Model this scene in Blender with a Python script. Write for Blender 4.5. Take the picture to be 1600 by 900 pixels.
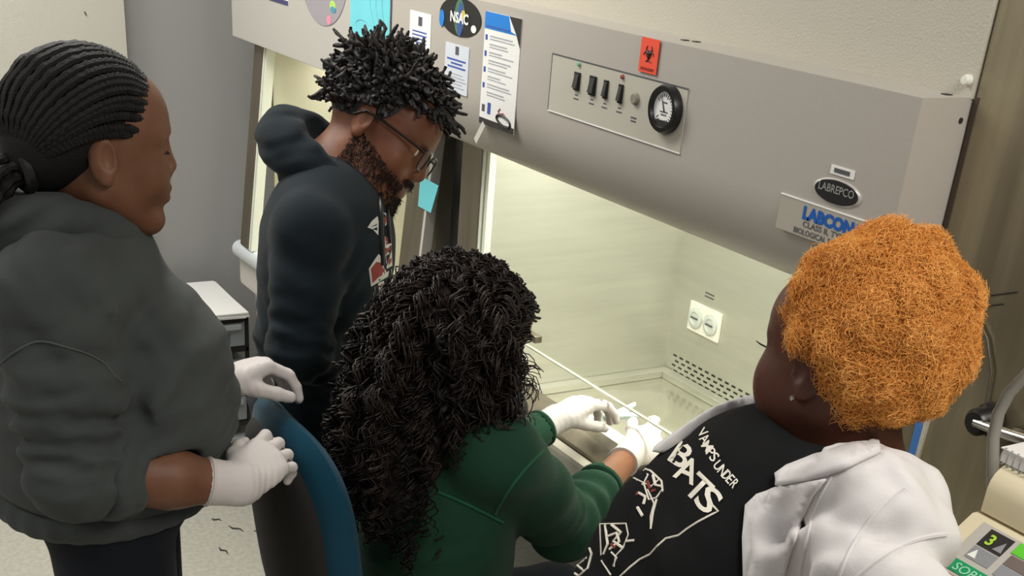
import bpy, bmesh, math, random
import numpy as np
from mathutils import Vector, Matrix
from mathutils.bvhtree import BVHTree

# ------------------------------------------------------------------ scene, camera, light
for _o in list(bpy.data.objects): bpy.data.objects.remove(_o)
SC = bpy.context.scene
COL = SC.collection
random.seed(7); RNG = np.random.default_rng(7)
def V(*a): return np.array(a, float)

def rgb(r, g, b):
    f = lambda c: (c/255/12.92) if c/255 <= .04045 else ((c/255+.055)/1.055)**2.4
    return (f(r), f(g), f(b), 1)

cam = bpy.data.cameras.new('camera'); cam_o = bpy.data.objects.new('camera', cam); COL.objects.link(cam_o)
_r = Vector((0.501, 0.862, 0.072)).normalized(); _f = Vector((-0.744, 0.472, -0.474)).normalized()
_yaw, _pitch, _roll = 1.00517989, -0.49343124, 0.0820488
_cy, _sy, _cp, _sp = math.cos(_yaw), math.sin(_yaw), math.cos(_pitch), math.sin(_pitch)
_f = Vector((-_sy*_cp, _cy*_cp, _sp)); _r0 = Vector((_cy, _sy, 0)); _u0 = _r0.cross(_f)
_r = math.cos(_roll)*_r0 + math.sin(_roll)*_u0; _u = -math.sin(_roll)*_r0 + math.cos(_roll)*_u0
M = Matrix.Identity(4)
for i in range(3): M[i][0] = _r[i]; M[i][1] = _u[i]; M[i][2] = -_f[i]
M[0][3], M[1][3], M[2][3] = 1.23095, -1.42607, 2.0
cam_o.matrix_world = M
cam.sensor_width = 36; cam.lens = 1875.64/1600*36
cam.shift_x = 21.47/1600; cam.shift_y = 393.86/1600
cam.clip_start = .02
SC.camera = cam_o

wd = bpy.data.worlds.new('room_ambience'); SC.world = wd; wd.use_nodes = True
wd.node_tree.nodes['Background'].inputs[0].default_value = (1.0, .97, .93, 1)
wd.node_tree.nodes['Background'].inputs[1].default_value = .26

def area(name, loc, rot, sx, sy, power, color=(1, .97, .92)):
    l = bpy.data.lights.new(name, 'AREA'); l.shape = 'RECTANGLE'; l.size = sx; l.size_y = sy; l.energy = power; l.color = color
    o = bpy.data.objects.new(name, l); o.location = loc; o.rotation_euler = rot; COL.objects.link(o); return o
area('ceiling_light', (-1.6, -.80, 2.78), (0, 0, 0), 1.2, .6, 30)
area('ceiling_light', (-2.6, -1.3, 2.78), (0, 0, 0), 1.2, .6, 27)
area('ceiling_light', (1.4, -.35, 2.78), (0, 0, 0), 1.2, .6, 34)
area('ceiling_light', (-.9, -2.6, 2.78), (0, 0, 0), 1.2, .6, 19)
SC.view_settings.view_transform = 'Standard'; SC.view_settings.look = 'None'
SC.view_settings.exposure = 0.0; SC.view_settings.gamma = 1; SC.view_settings.use_curve_mapping = False

# ------------------------------------------------------------------ materials
def mat(name, col, rough=.5, metal=0., bump=0., bscale=200., var=0., vscale=8., sheen=0., spec=None, col2=None, stretch=None, trans=0., emit=0., attr=None, sss=0., detail=2.):
    m = bpy.data.materials.new(name); m.use_nodes = True
    nt = m.node_tree; N = nt.nodes; L = nt.links; b = N['Principled BSDF']
    b.inputs['Base Color'].default_value = col; b.inputs['Roughness'].default_value = rough; b.inputs['Metallic'].default_value = metal
    if spec is not None: b.inputs['Specular IOR Level'].default_value = spec
    if sheen: b.inputs['Sheen Weight'].default_value = sheen; b.inputs['Sheen Roughness'].default_value = .4
    if trans: b.inputs['Transmission Weight'].default_value = trans
    if sss: b.inputs['Subsurface Weight'].default_value = sss; b.inputs['Subsurface Radius'].default_value = (.012, .005, .003)
    if emit: b.inputs['Emission Color'].default_value = col; b.inputs['Emission Strength'].default_value = emit
    tc = N.new('ShaderNodeTexCoord'); mp = N.new('ShaderNodeMapping'); L.new(tc.outputs['Object'], mp.inputs[0])
    if stretch: mp.inputs['Scale'].default_value = stretch
    if var or col2:
        n = N.new('ShaderNodeTexNoise'); n.inputs['Scale'].default_value = vscale; n.inputs['Detail'].default_value = detail+2; L.new(mp.outputs[0], n.inputs['Vector'])
        mx = N.new('ShaderNodeMix'); mx.data_type = 'RGBA'
        c2 = col2 if col2 else tuple(max(0, c*(1-var)) for c in col[:3])+(1,)
        c1 = col if col2 else tuple(c*(1+var*.6) for c in col[:3])+(1,)
        mx.inputs['A'].default_value = c1; mx.inputs['B'].default_value = c2
        cr = N.new('ShaderNodeMapRange'); cr.inputs[1].default_value = .35; cr.inputs[2].default_value = .65
        L.new(n.outputs['Fac'], cr.inputs[0]); L.new(cr.outputs[0], mx.inputs['Factor']); L.new(mx.outputs['Result'], b.inputs['Base Color'])
    if attr:   # per-strand colour variation stored on the mesh
        a = N.new('ShaderNodeAttribute'); a.attribute_name = 'rnd'
        mx = N.new('ShaderNodeMix'); mx.data_type = 'RGBA'; mx.inputs['A'].default_value = col; mx.inputs['B'].default_value = attr
        L.new(a.outputs['Fac'], mx.inputs['Factor']); L.new(mx.outputs['Result'], b.inputs['Base Color'])
    if bump:
        n2 = N.new('ShaderNodeTexNoise'); n2.inputs['Scale'].default_value = bscale; n2.inputs['Detail'].default_value = detail; L.new(mp.outputs[0], n2.inputs['Vector'])
        bp = N.new('ShaderNodeBump'); bp.inputs['Strength'].default_value = bump; bp.inputs['Distance'].default_value = .002
        L.new(n2.outputs['Fac'], bp.inputs['Height']); L.new(bp.outputs[0], b.inputs['Normal'])
    return m

# ------------------------------------------------------------------ mesh helpers
def mesh_np(name, v, f, smooth=True):
    me = bpy.data.meshes.new(name); v = np.asarray(v, np.float32); f = np.asarray(f, np.int32)
    n = f.shape[1]
    me.vertices.add(len(v)); me.vertices.foreach_set('co', v.ravel())
    me.loops.add(f.size); me.loops.foreach_set('vertex_index', f.ravel())
    me.polygons.add(len(f)); me.polygons.foreach_set('loop_start', np.arange(0, f.size, n, dtype=np.int32))
    me.polygons.foreach_set('loop_total', np.full(len(f), n, np.int32))
    if smooth: me.polygons.foreach_set('use_smooth', np.ones(len(f), bool))
    me.update(calc_edges=True); me.validate(); return me

def link(name, me, m, parent=None):
    o = bpy.data.objects.new(name, me); COL.objects.link(o)
    if m and not me.materials: me.materials.append(m)
    if parent is not None:
        o.parent = parent
        inv = Matrix.Identity(4)
        p = parent
        loc = Vector((0, 0, 0))
        while p is not None: loc += p.location; p = p.parent
        o.location = -loc          # every mesh is written in world coordinates
    return o

def tag(o, label, cat, group=None):
    o['label'] = label; o['category'] = cat
    if group: o['group'] = group
    return o
def thing(name, label, cat, loc=(0, 0, 0), group=None):
    o = bpy.data.objects.new(name, None); COL.objects.link(o); o.location = loc; o.empty_display_size = .05
    return tag(o, label, cat, group)
def struct(o): o['kind'] = 'structure'; return o

class MB:
    """collects boxes, tubes, prisms and lathes into one mesh"""
    def __init__(s): s.bm = bmesh.new()
    def box(s, lo, hi, bev=0., mtx=None):
        lo = Vector(lo); hi = Vector(hi); c = (lo+hi)/2; d = hi-lo
        r = bmesh.ops.create_cube(s.bm, size=1)
        vs = r['verts']
        for v in vs: v.co = Vector((v.co.x*d.x, v.co.y*d.y, v.co.z*d.z))+c
        if bev:
            es = list({e for v in vs for e in v.link_edges})
            rb = bmesh.ops.bevel(s.bm, geom=es, offset=bev, segments=2, profile=.6, affect='EDGES')
            vs = list({v for f in rb['faces'] for v in f.verts} | {v for v in vs if v.is_valid})
        if mtx is not None: bmesh.ops.transform(s.bm, matrix=mtx, verts=[v for v in vs if v.is_valid])
        return s
    def prism(s, poly, a, b):
        """poly: list of 3D points; extruded from offset a to offset b"""
        a = Vector(a); b = Vector(b)
        v0 = [s.bm.verts.new(Vector(p)+a) for p in poly]; v1 = [s.bm.verts.new(Vector(p)+b) for p in poly]
        n = len(poly)
        s.bm.faces.new(v0[::-1]); s.bm.faces.new(v1)
        for i in range(n): s.bm.faces.new((v0[i], v0[(i+1) % n], v1[(i+1) % n], v1[i]))
        return s
    def tube(s, pts, r, n=8, cap=True, closed=False):
        pts = [Vector(p) for p in pts]; K = len(pts); rs = r if hasattr(r, '__len__') else [r]*K
        rings = []
        up = None
        for i, p in enumerate(pts):
            if closed: t = (pts[(i+1) % K]-pts[i-1])
            else: t = pts[min(i+1, K-1)]-pts[max(i-1, 0)]
            t.normalize()
            if up is None: up = t.orthogonal().normalized()
            up = (up - t*up.dot(t))
            if up.length < 1e-6: up = t.orthogonal()
            up.normalize(); sd = t.cross(up)
            rings.append([s.bm.verts.new(p+(up*math.cos(2*math.pi*j/n)+sd*math.sin(2*math.pi*j/n))*rs[i]) for j in range(n)])
        rng = range(K if closed else K-1)
        for i in rng:
            A = rings[i]; B = rings[(i+1) % K]
            for j in range(n): s.bm.faces.new((A[j], A[(j+1) % n], B[(j+1) % n], B[j]))
        if cap and not closed: s.bm.faces.new(rings[0][::-1]); s.bm.faces.new(rings[-1])
        return s
    def lathe(s, prof, o, ax, n=24, squash=None):
        """prof [(r,h)], axis ax from origin o"""
        o = Vector(o); ax = Vector(ax).normalized(); e1 = ax.orthogonal().normalized(); e2 = ax.cross(e1)
        if squash: e1, e2 = Vector(squash[0]), Vector(squash[1])
        rings = []
        for (r, h) in prof:
            if r < 1e-6: rings.append([s.bm.verts.new(o+ax*h)])
            else: rings.append([s.bm.verts.new(o+ax*h+e1*r*math.cos(2*math.pi*j/n)+e2*r*math.sin(2*math.pi*j/n)) for j in range(n)])
        for A, B in zip(rings, rings[1:]):
            for j in range(n):
                q = [A[j % len(A)], A[(j+1) % len(A)], B[(j+1) % len(B)], B[j % len(B)]]
                u = []
                for v in q:
                    if v not in u: u.append(v)
                if len(u) > 2:
                    try: s.bm.faces.new(u)
                    except ValueError: pass
        return s
    def build(s, name, m, parent=None, smooth=False):
        bmesh.ops.recalc_face_normals(s.bm, faces=s.bm.faces)
        me = bpy.data.meshes.new(name); s.bm.to_mesh(me); s.bm.free()
        if smooth:
            for p in me.polygons: p.use_smooth = True
            try: me.set_sharp_from_angle(angle=math.radians(40))
            except Exception: pass
        return link(name, me, m, parent)

def text_mesh(body, size, bold=0., align='LEFT', shear=0., spacing=1.):
    cu = bpy.data.curves.new('lettering', 'FONT'); cu.body = body; cu.size = size; cu.offset = bold; cu.align_x = align; cu.shear = shear; cu.space_character = spacing
    cu.resolution_u = 3
    o = bpy.data.objects.new('lettering', cu); COL.objects.link(o)
    dg = bpy.context.evaluated_depsgraph_get(); dg.update()
    me = bpy.data.meshes.new_from_object(o.evaluated_get(dg))
    bpy.data.objects.remove(o); bpy.data.curves.remove(cu)
    return me
def text_on(name, body, size, org, ex, ey, m, parent, bold=0., align='LEFT', lift=.0006, fitw=None, spacing=1., shear=0.):
    """flat lettering whose baseline runs along ex from org, upright along ey"""
    me = text_mesh(body, size, bold, align, shear, spacing); ex = Vector(ex).normalized(); ey = Vector(ey).normalized(); n = ex.cross(ey)
    xs = [v.co.x for v in me.vertices]
    k = fitw/(max(xs)-min(xs)) if fitw else 1
    for v in me.vertices: v.co = Vector(org)+ex*v.co.x*k+ey*v.co.y+n*lift
    me.materials.clear()
    return link(name, me, m, parent)

# ------------------------------------------------------------------ implicit surfaces for people and cloth
def axis_pts(lo, hi, h, fine=()):
    out = [lo]
    while out[-1] < hi:
        st = h
        for a, b, hf in fine:
            if a-.01 <= out[-1] <= b: st = min(st, hf)
        out.append(out[-1]+st)
    return np.array(out, np.float32)

class SDF:
    def __init__(s): s.ops = []
    def _add(s, fn, lo, hi, k, mode): s.ops.append((fn, np.array(lo, float), np.array(hi, float), k, mode)); return s
    def rc(s, a, b, ra, rb=None, k=.02, mode='u', off=0., rip=None):
        """tapered capsule; rip=(amp, waves, phase, twist) wrinkles it"""
        a = np.array(a, float); b = np.array(b, float); rb = ra if rb is None else rb; ra += off; rb += off
        ba = b-a; L2 = float(ba@ba)+1e-12
        if rip:
            w = ba/math.sqrt(L2); e1 = np.cross(w, [.3, .5, .8]); e1 /= np.linalg.norm(e1); e2 = np.cross(w, e1)
        def fn(x, y, z):
            px, py, pz = x-a[0], y-a[1], z-a[2]
            tt = (px*ba[0]+py*ba[1]+pz*ba[2])/L2; t = np.clip(tt, 0, 1)
            qx, qy, qz = px-ba[0]*t, py-ba[1]*t, pz-ba[2]*t
            r = ra+(rb-ra)*t
            if rip:
                ang = np.arctan2(px*e2[0]+py*e2[1]+pz*e2[2], px*e1[0]+py*e1[1]+pz*e1[2])
                r = r+rip[0]*np.sin(2*np.pi*rip[1]*t+rip[2]+rip[3]*np.sin(ang+rip[2])+.8*np.sin(2*ang+1.3*rip[2]))
            return np.sqrt(qx*qx+qy*qy+qz*qz)-r
        R = max(ra, rb)+(rip[0] if rip else 0)
        return s._add(fn, np.minimum(a, b)-R, np.maximum(a, b)+R, k, mode)
    def el(s, c, r, fr=None, k=.02, mode='u', off=0.):
        c = np.array(c, float); r = np.array(r, float)+off; fr = np.eye(3) if fr is None else np.array(fr, float)  # rows = axes
        def fn(x, y, z):
            p = (x-c[0], y-c[1], z-c[2])
            l = [p[0]*fr[i][0]+p[1]*fr[i][1]+p[2]*fr[i][2] for i in range(3)]
            k0 = np.sqrt(sum((l[i]/r[i])**2 for i in range(3))); k1 = np.sqrt(sum((l[i]/r[i]**2)**2 for i in range(3)))+1e-6
            return k0*(k0-1)/k1
        ext = np.sqrt(((fr*r[:, None])**2).sum(0))
        return s._add(fn, c-ext, c+ext, k, mode)
    def bx(s, c, hs, fr=None, rnd=.01, k=.01, mode='u'):
        c = np.array(c, float); hs = np.array(hs, float); fr = np.eye(3) if fr is None else np.array(fr, float)
        def fn(x, y, z):
            p = (x-c[0], y-c[1], z-c[2])
            q = [np.abs(p[0]*fr[i][0]+p[1]*fr[i][1]+p[2]*fr[i][2])-(hs[i]-rnd) for i in range(3)]
            o = np.sqrt(sum(np.maximum(t, 0)**2 for t in q))
            return o+np.minimum(np.maximum(q[0], np.maximum(q[1], q[2])), 0)-rnd
        ext = np.abs(fr*hs[:, None]).sum(0)
        return s._add(fn, c-ext, c+ext, k, mode)
    def fold(s, c, axis, lam, amp, R, warp=.6, ph=0.):
        """soft creases: a wave along axis fading away from c"""
        c = np.array(c, float); axis = np.array(axis, float); axis /= np.linalg.norm(axis)
        e1 = np.cross(axis, [.2, .3, .9]); e1 /= np.linalg.norm(e1); e2 = np.cross(axis, e1)
        def fn(x, y, z):
            p = (x-c[0], y-c[1], z-c[2])
            t = sum(p[i]*axis[i] for i in range(3)); a = sum(p[i]*e1[i] for i in range(3)); b = sum(p[i]*e2[i] for i in range(3))
            w = np.exp(-(p[0]**2+p[1]**2+p[2]**2)/(R*R))
            sn = np.sin(2*np.pi*t/lam+ph+warp*np.sin(9*a/R*.5+ph)+warp*np.sin(7*b/R*.5+2*ph))
            return -amp*w*(sn+.35*np.sin(2*np.pi*t/lam*1.9+2*ph+warp*2*np.sin(6*a/R)))
        return s._add(fn, c-2*R, c+2*R, 0, 'f')
    def mesh(s, name, h=.006, fine=((), (), ()), pad=.03):
        lo = np.min([o[1] for o in s.ops if o[4] == 'u'], 0)-pad; hi = np.max([o[2] for o in s.ops if o[4] == 'u'], 0)+pad
        ax = [axis_pts(lo[i], hi[i], h, fine[i]) for i in range(3)]
        D = np.full([len(a) for a in ax], .2, np.float32)
        for fn, l, u, k, mode in s.ops:
            mg = (.022+k*1.2) if mode != 'f' else 0
            sl = []
            for i in range(3):
                a = np.searchsorted(ax[i], l[i]-mg); b = np.searchsorted(ax[i], u[i]+mg)
                sl.append(slice(max(a-1, 0), min(b+1, len(ax[i]))))
            if any(q.stop <= q.start for q in sl): continue
            X = ax[0][sl[0]][:, None, None]; Y = ax[1][sl[1]][None, :, None]; Z = ax[2][sl[2]][None, None, :]
            d = fn(X, Y, Z).astype(np.float32); S = D[tuple(sl)]
            if mode == 'u':
                if k > 0:
                    hh = np.clip(.5+.5*(S-d)/k, 0, 1); D[tuple(sl)] = S+(d-S)*hh-k*hh*(1-hh)
                else: D[tuple(sl)] = np.minimum(S, d)
            elif mode == 's':
                d = -d
                hh = np.clip(.5-.5*(S-d)/max(k, 1e-4), 0, 1); D[tuple(sl)] = S+(d-S)*hh+k*hh*(1-hh)
            elif mode == 'f': D[tuple(sl)] = S+d
        v, f = nets(D, ax)
        return mesh_np(name, v, f)

def nets(D, ax):
    S = D < 0
    sh = [D.shape[i]-1 for i in range(3)]
    cnt = np.zeros(sh, np.int8)
    for i in (0, 1):
        for j in (0, 1):
            for k in (0, 1): cnt += S[i:i+sh[0], j:j+sh[1], k:k+sh[2]]
    mixed = (cnt > 0) & (cnt < 8)
    I = np.argwhere(mixed)
    pos = np.zeros((len(I), 3)); num = np.zeros(len(I))
    cs = [(0, 0, 0), (1, 0, 0), (0, 1, 0), (1, 1, 0), (0, 0, 1), (1, 0, 1), (0, 1, 1), (1, 1, 1)]
    for a in cs:
        for axn in range(3):
            if a[axn]: continue
            b = list(a); b[axn] = 1
            ia = [I[:, q]+a[q] for q in range(3)]; ib = [I[:, q]+b[q] for q in range(3)]
            va = D[ia[0], ia[1], ia[2]]; vb = D[ib[0], ib[1], ib[2]]
            m = (va < 0) != (vb < 0)
            t = np.where(m, va/np.where(m, va-vb, 1), 0)
            for q in range(3):
                pa = ax[q][ia[q]]; pb = ax[q][ib[q]]
                pos[:, q] += np.where(m, pa+(pb-pa)*t, 0)
            num += m
    pos /= num[:, None]
    vid = np.full(sh, -1, np.int32); vid[mixed] = np.arange(len(I))
    F = []
    def quads(E, offs):
        e = np.argwhere(E[0]); sgn = E[1][E[0]]
        return e, sgn
    # x edges
    A, B = S[:-1, 1:-1, 1:-1], S[1:, 1:-1, 1:-1]; e = np.argwhere(A != B); sg = A[A != B]
    i, j, k = e[:, 0], e[:, 1]+1, e[:, 2]+1
    q = np.stack([vid[i, j-1, k-1], vid[i, j, k-1], vid[i, j, k], vid[i, j-1, k]], 1); q[~sg] = q[~sg][:, ::-1]; F.append(q)
    A, B = S[1:-1, :-1, 1:-1], S[1:-1, 1:, 1:-1]; e = np.argwhere(A != B); sg = A[A != B]
    i, j, k = e[:, 0]+1, e[:, 1], e[:, 2]+1
    q = np.stack([vid[i-1, j, k-1], vid[i-1, j, k], vid[i, j, k], vid[i, j, k-1]], 1); q[~sg] = q[~sg][:, ::-1]; F.append(q)
    A, B = S[1:-1, 1:-1, :-1], S[1:-1, 1:-1, 1:]; e = np.argwhere(A != B); sg = A[A != B]
    i, j, k = e[:, 0]+1, e[:, 1]+1, e[:, 2]
    q = np.stack([vid[i-1, j-1, k], vid[i, j-1, k], vid[i, j, k], vid[i-1, j, k]], 1); q[~sg] = q[~sg][:, ::-1]; F.append(q)
    return pos, np.concatenate(F)

def strands(name, P, R, sides=3, rnd=None):
    """P (N,K,3) centre lines, R (N,K) radii -> one mesh, optional per-strand colour attribute"""
    N, K, _ = P.shape
    T = np.gradient(P, axis=1); T /= np.linalg.norm(T, axis=2, keepdims=True)+1e-9
    ref = np.array([.31, .52, .79]); A = np.cross(T, ref); A /= np.linalg.norm(A, axis=2, keepdims=True)+1e-9; B = np.cross(T, A)
    ang = np.arange(sides)*2*np.pi/sides
    Vv = P[:, :, None]+R[:, :, None, None]*(A[:, :, None]*np.cos(ang)[None, None, :, None]+B[:, :, None]*np.sin(ang)[None, None, :, None])
    idx = np.arange(N*K*sides).reshape(N, K, sides)
    a = idx[:, :-1]; b = idx[:, 1:]
    F = np.stack([a, np.roll(a, -1, 2), np.roll(b, -1, 2), b], -1).reshape(-1, 4)
    me = mesh_np(name, Vv.reshape(-1, 3), F)
    if rnd is not None and len(me.vertices) == N*K*sides:
        at = me.attributes.new('rnd', 'FLOAT', 'POINT'); at.data.foreach_set('value', np.repeat(rnd, K*sides).astype(np.float32))
    return me

def merge_meshes(name, mes):
    vs = []; fs = []; n = 0; at = []
    for me in mes:
        v = np.zeros(len(me.vertices)*3, np.float32); me.vertices.foreach_get('co', v); vs.append(v.reshape(-1, 3))
        f = np.zeros(len(me.loops), np.int32); me.loops.foreach_get('vertex_index', f); fs.append(f.reshape(-1, 4)+n); n += len(me.vertices)
        a = np.full(len(me.vertices), .35, np.float32)
        if 'rnd' in me.attributes: me.attributes['rnd'].data.foreach_get('value', a)
        at.append(a)
    m = mesh_np(name, np.concatenate(vs), np.concatenate(fs))
    x = m.attributes.new('rnd', 'FLOAT', 'POINT'); x.data.foreach_set('value', np.concatenate(at))
    return m

def bvh_of(o):
    me = o.data; loc = Vector((0, 0, 0)); p = o
    while p is not None: loc += p.location; p = p.parent
    return BVHTree.FromPolygons([v.co+loc for v in me.vertices], [tuple(p.vertices) for p in me.polygons])
STAND = Vector((1.231, -1.426, 2.0))      # prints are laid on the cloth along lines through this point
def drape(me, bvh, dirn, lift=.0015, start=.3, thick=0.):
    """push a flat print along dirn until it lies on the cloth"""
    d = Vector(dirn).normalized(); bm = bmesh.new(); bm.from_mesh(me)
    for _ in range(5):
        es = [e for e in bm.edges if e.calc_length() > .012]
        if not es: break
        bmesh.ops.subdivide_edges(bm, edges=es, cuts=1)
        bmesh.ops.triangulate(bm, faces=bm.faces)
    for v in bm.verts:
        d = (v.co-STAND).normalized(); hit = bvh.ray_cast(v.co-d*start, d, 2.)
        if hit[0] is not None: v.co = hit[0]-d*lift
    bm.to_mesh(me); bm.free(); return me
def frame3(fwd, up):
    f = np.array(fwd, float); f /= np.linalg.norm(f); u = np.array(up, float); u -= f*(u@f); u /= np.linalg.norm(u)
    return np.array([np.cross(f, u), f, u])      # rows: right, forward, up

# ------------------------------------------------------------------ shared materials
PAINT = mat('grey_enamel', rgb(180, 174, 165), .45, bump=.15, bscale=500)
PAINT1 = mat('pale_grey_enamel', rgb(186, 183, 176), .45, bump=.15, bscale=500)
CREAM = mat('cream_enamel', rgb(192, 187, 171), .55, bump=.5, bscale=260)
STEEL = mat('bright_brushed_steel', rgb(206, 206, 196), .38, .7, var=.05, vscale=3, bump=.12, bscale=60, stretch=(1, 1, 14))
TRAY = mat('polished_steel_tray', rgb(210, 208, 194), .16, .8, var=.06, vscale=6)
DSTEEL = mat('dull_dark_steel', rgb(128, 120, 106), .4, .8, var=.15, vscale=3, stretch=(9, 9, .6))
COLD = mat('stained_brushed_steel', rgb(168, 158, 132), .42, .85, var=.22, vscale=2.2, bump=.1, bscale=40, stretch=(10, 10, .5))
BLACKP = mat('black_plastic', rgb(22, 21, 20), .35)
DARKG = mat('charcoal_plastic', rgb(44, 42, 41), .5)
WHITEP = mat('white_plastic', rgb(232, 232, 222), .35)
PAPER = mat('white_paper', rgb(236, 236, 232), .8)
CHROME = mat('chrome', rgb(215, 215, 212), .18, 1.)
INK = mat('dark_grey_ink', rgb(84, 84, 88), .7)
BLACKINK = mat('black_ink', rgb(24, 23, 24), .5)
BLUEINK = mat('blue_ink', rgb(58, 88, 168), .6)
SKYB = mat('sky_blue_print', rgb(20, 128, 214), .5)
CYANP = mat('turquoise_paper', rgb(112, 206, 216), .75, var=.05)
HOLE = mat('dark_slot', rgb(38, 36, 30), .8)
LIGHTLINE = mat('milky_sash_channel', rgb(226, 230, 214), .3)

def glassmat(name, tint, gl=.06):
    m = bpy.data.materials.new(name); m.use_nodes = True; nt = m.node_tree; nt.nodes.clear()
    out = nt.nodes.new('ShaderNodeOutputMaterial'); mx = nt.nodes.new('ShaderNodeMixShader'); t = nt.nodes.new('ShaderNodeBsdfTransparent'); g = nt.nodes.new('ShaderNodeBsdfGlossy')
    t.inputs[0].default_value = tint; g.inputs['Roughness'].default_value = .03
    mx.inputs[0].default_value = gl; nt.links.new(t.outputs[0], mx.inputs[1]); nt.links.new(g.outputs[0], mx.inputs[2]); nt.links.new(mx.outputs[0], out.inputs[0])
    return m
GLASS = glassmat('clear_glass', (.97, .98, .96, 1))

# ------------------------------------------------------------------ room
WALLW = mat('white_wall_paint', rgb(190, 188, 176), .75, bump=.5, bscale=180)
WALLG = mat('grey_wall_paint', rgb(166, 166, 163), .6, bump=.25, bscale=180)
def floor_mat():
    m = mat('speckled_vinyl', rgb(176, 174, 162), .45, var=.12, vscale=60)
    return m
o = struct(MB().box((-3.6, -4.2, -.05), (2.6, 1.1, 0)).build('floor', floor_mat()))
SCUFF = mat('dark_scuff', rgb(60, 58, 52), .8)
for (x, y, a, l) in ((-2.33, -.24, .5, .07), (-2.28, -.17, .9, .05), (-2.2, -.33, .2, .06), (-2.42, -.28, .7, .04)):
    mb = MB(); d = V(math.cos(a), math.sin(a), 0)*l/2; c = V(x, y, .0012)
    mb.tube([c-d, c-d*.3+V(.004, -.005, 0), c+d*.3+V(-.003, .006, 0), c+d], [.001, .004, .003, .001], 5)
    s = mb.build('floor_scuff', SCUFF, o)
struct(MB().box((-3.4, -.275, 0), (-3.3, 1.1, 2.8)).build('wall_end', WALLG))
struct(MB().box((-3.4, -4.2, 0), (-3.2, -.275, 2.8)).build('wall_left', WALLW))
struct(MB().box((-3.4, 1.0, 0), (2.6, 1.1, 2.8)).build('wall_back', WALLW))
mk = MB().tube([V(-3.197, -0.407, 1.553), V(-3.197, -0.402, 1.542)], .002, 5).build('wall_nick', SCUFF, bpy.data.objects['wall_left'])

# ------------------------------------------------------------------ right safety cabinet
cab = thing('biosafety_cabinet', 'wide grey biological safety cabinet with control panel and lit steel chamber', 'safety cabinet', (-.85, .5, 0))
X0, X1 = -1.7125, 0.
prof = [(.10, 1.789), (0, 1.789), (0, 1.60)]
for i in range(1, 9):
    a = math.radians(i*90/8*.86); prof.append((.105*(1-math.cos(a))*1.05, 1.60-.152*math.sin(a)))
prof += [(.16, 1.445), (.16, 1.50), (.12, 1.60)]
hood = MB().prism([(0, y, z) for y, z in prof], (X0, 0, 0), (X1, 0, 0)).build('hood', PAINT, cab, smooth=True)
MB().box((X0, .10, 1.60), (X1-.001, .96, 1.785)).build('plenum', PAINT, cab)
MB().box((X0, .10, 1.7855), (X1, .135, 2.5), .002).build('upper_panel', CREAM, cab)
MB().lathe([(0, .012), (.006, .011), (.008, .006), (.008, 0)], V(-0.011, 0.100, 1.811), (0, -1, 0), 12).build('panel_screw', WHITEP, cab, True)
MB().lathe([(0, .0008), (.0045, .0008), (.0045, 0)], V(0.000, 0.090, 1.757), (1, 0, 0), 10).build('screw_hole', HOLE, cab)
for (u, x) in ((0, -.62), (1, -.60), (2, -.03)):
    MB().box((x, .05+.01*u, 1.7892), (x+.012, .062+.01*u, 1.7905)).build('chipped_paint', SCUFF, cab)
# chamber
MB().box((-1.62, .19, .64), (-1.5, .90, 1.60)).build('side_wall', STEEL, cab)
MB().box((-.12, .17, .64), (-.002, .90, 1.60)).build('side_wall', STEEL, cab)
back = MB().box((-1.5, .864, .70), (-.12, .90, 1.60)).build('back_wall', STEEL, cab)
MB().box((-1.5, .16, 1.52), (-.12, .864, 1.60)).build('chamber_ceiling', WHITEP, cab)
# recessed tray with rim
mb = MB()
mb.box((-1.5, .20, .70), (-.12, .864, .735)); tray = mb.build('work_tray', TRAY, cab)
mb = MB()
mb.box((-1.499, .22, .735), (-1.465, .86, .757), .004); mb.box((-.155, .22, .735), (-.121, .86, .757), .004); mb.box((-1.465, .826, .735), (-.155, .863, .757), .004)
mb.build('tray_rim', STEEL, cab)
MB().prism([(0, .12, .858), (0, .16, .876), (0, .20, .876), (0, .225, .73), (0, .12, .73)], (-1.62, 0, 0), (-.02, 0, 0)).build('front_sill', DSTEEL, cab)
MB().box((-1.62, .085, .62), (-.02, .12, .85), .012).build('front_panel', CREAM, cab)
MB().box((-1.62, .12, .60), (-.02, .90, .66)).build('base', PAINT, cab)
MB().box((-1.605, .165, .87), (-1.503, .19, 1.47)).build('sash_post', DSTEEL, cab)
MB().box((-1.503, .168, .87), (-1.490, .186, 1.46)).build('sash_channel', LIGHTLINE, cab)
MB().box((-1.486, .172, .87), (-1.472, .19, 1.46)).build('sash_channel', LIGHTLINE, cab)
MB().box((-.12, .165, .87), (-.02, .19, 1.47)).build('sash_post', DSTEEL, cab)
MB().box((-1.71, .2, .64), (-1.625, .24, 1.6)).build('gap_shade_strip', BLACKP, cab)  # added black strip standing in for the deep shade between the two cabinets
for x in (-1.6, -.06):
    for y in (.2, .85): MB().box((x-.03, y-.03, 0), (x+.03, y+.03, .60), .004).build('leg', PAINT, cab)
# sash pane
sash = MB().box((-1.47, .176, .99), (-.125, .182, 1.47)).build('sash_pane', GLASS, cab)
EDGE = mat('polished_glass_edge', rgb(222, 224, 196), .25)
MB().box((-1.47, .1755, .986), (-.125, .1825, .990)).build('pane_edge', EDGE, sash)
MB().box((-1.24, .155, 1.018), (-1.165, .176, 1.036), .003).build('sash_handle', DSTEEL, sash)
# lamp in the chamber
LAMP = mat('lit_fluorescent_tube', (1, .98, .9, 1), emit=8.)
MB().tube([(-1.42, .24, 1.497), (-.2, .24, 1.497)], .013, 12).build('fluorescent_tube', LAMP, cab, True)
area('chamber_lamp', (-.81, .34, 1.505), (math.radians(12), 0, 0), 1.2, .12, 13, (1, .98, .88))
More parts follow.
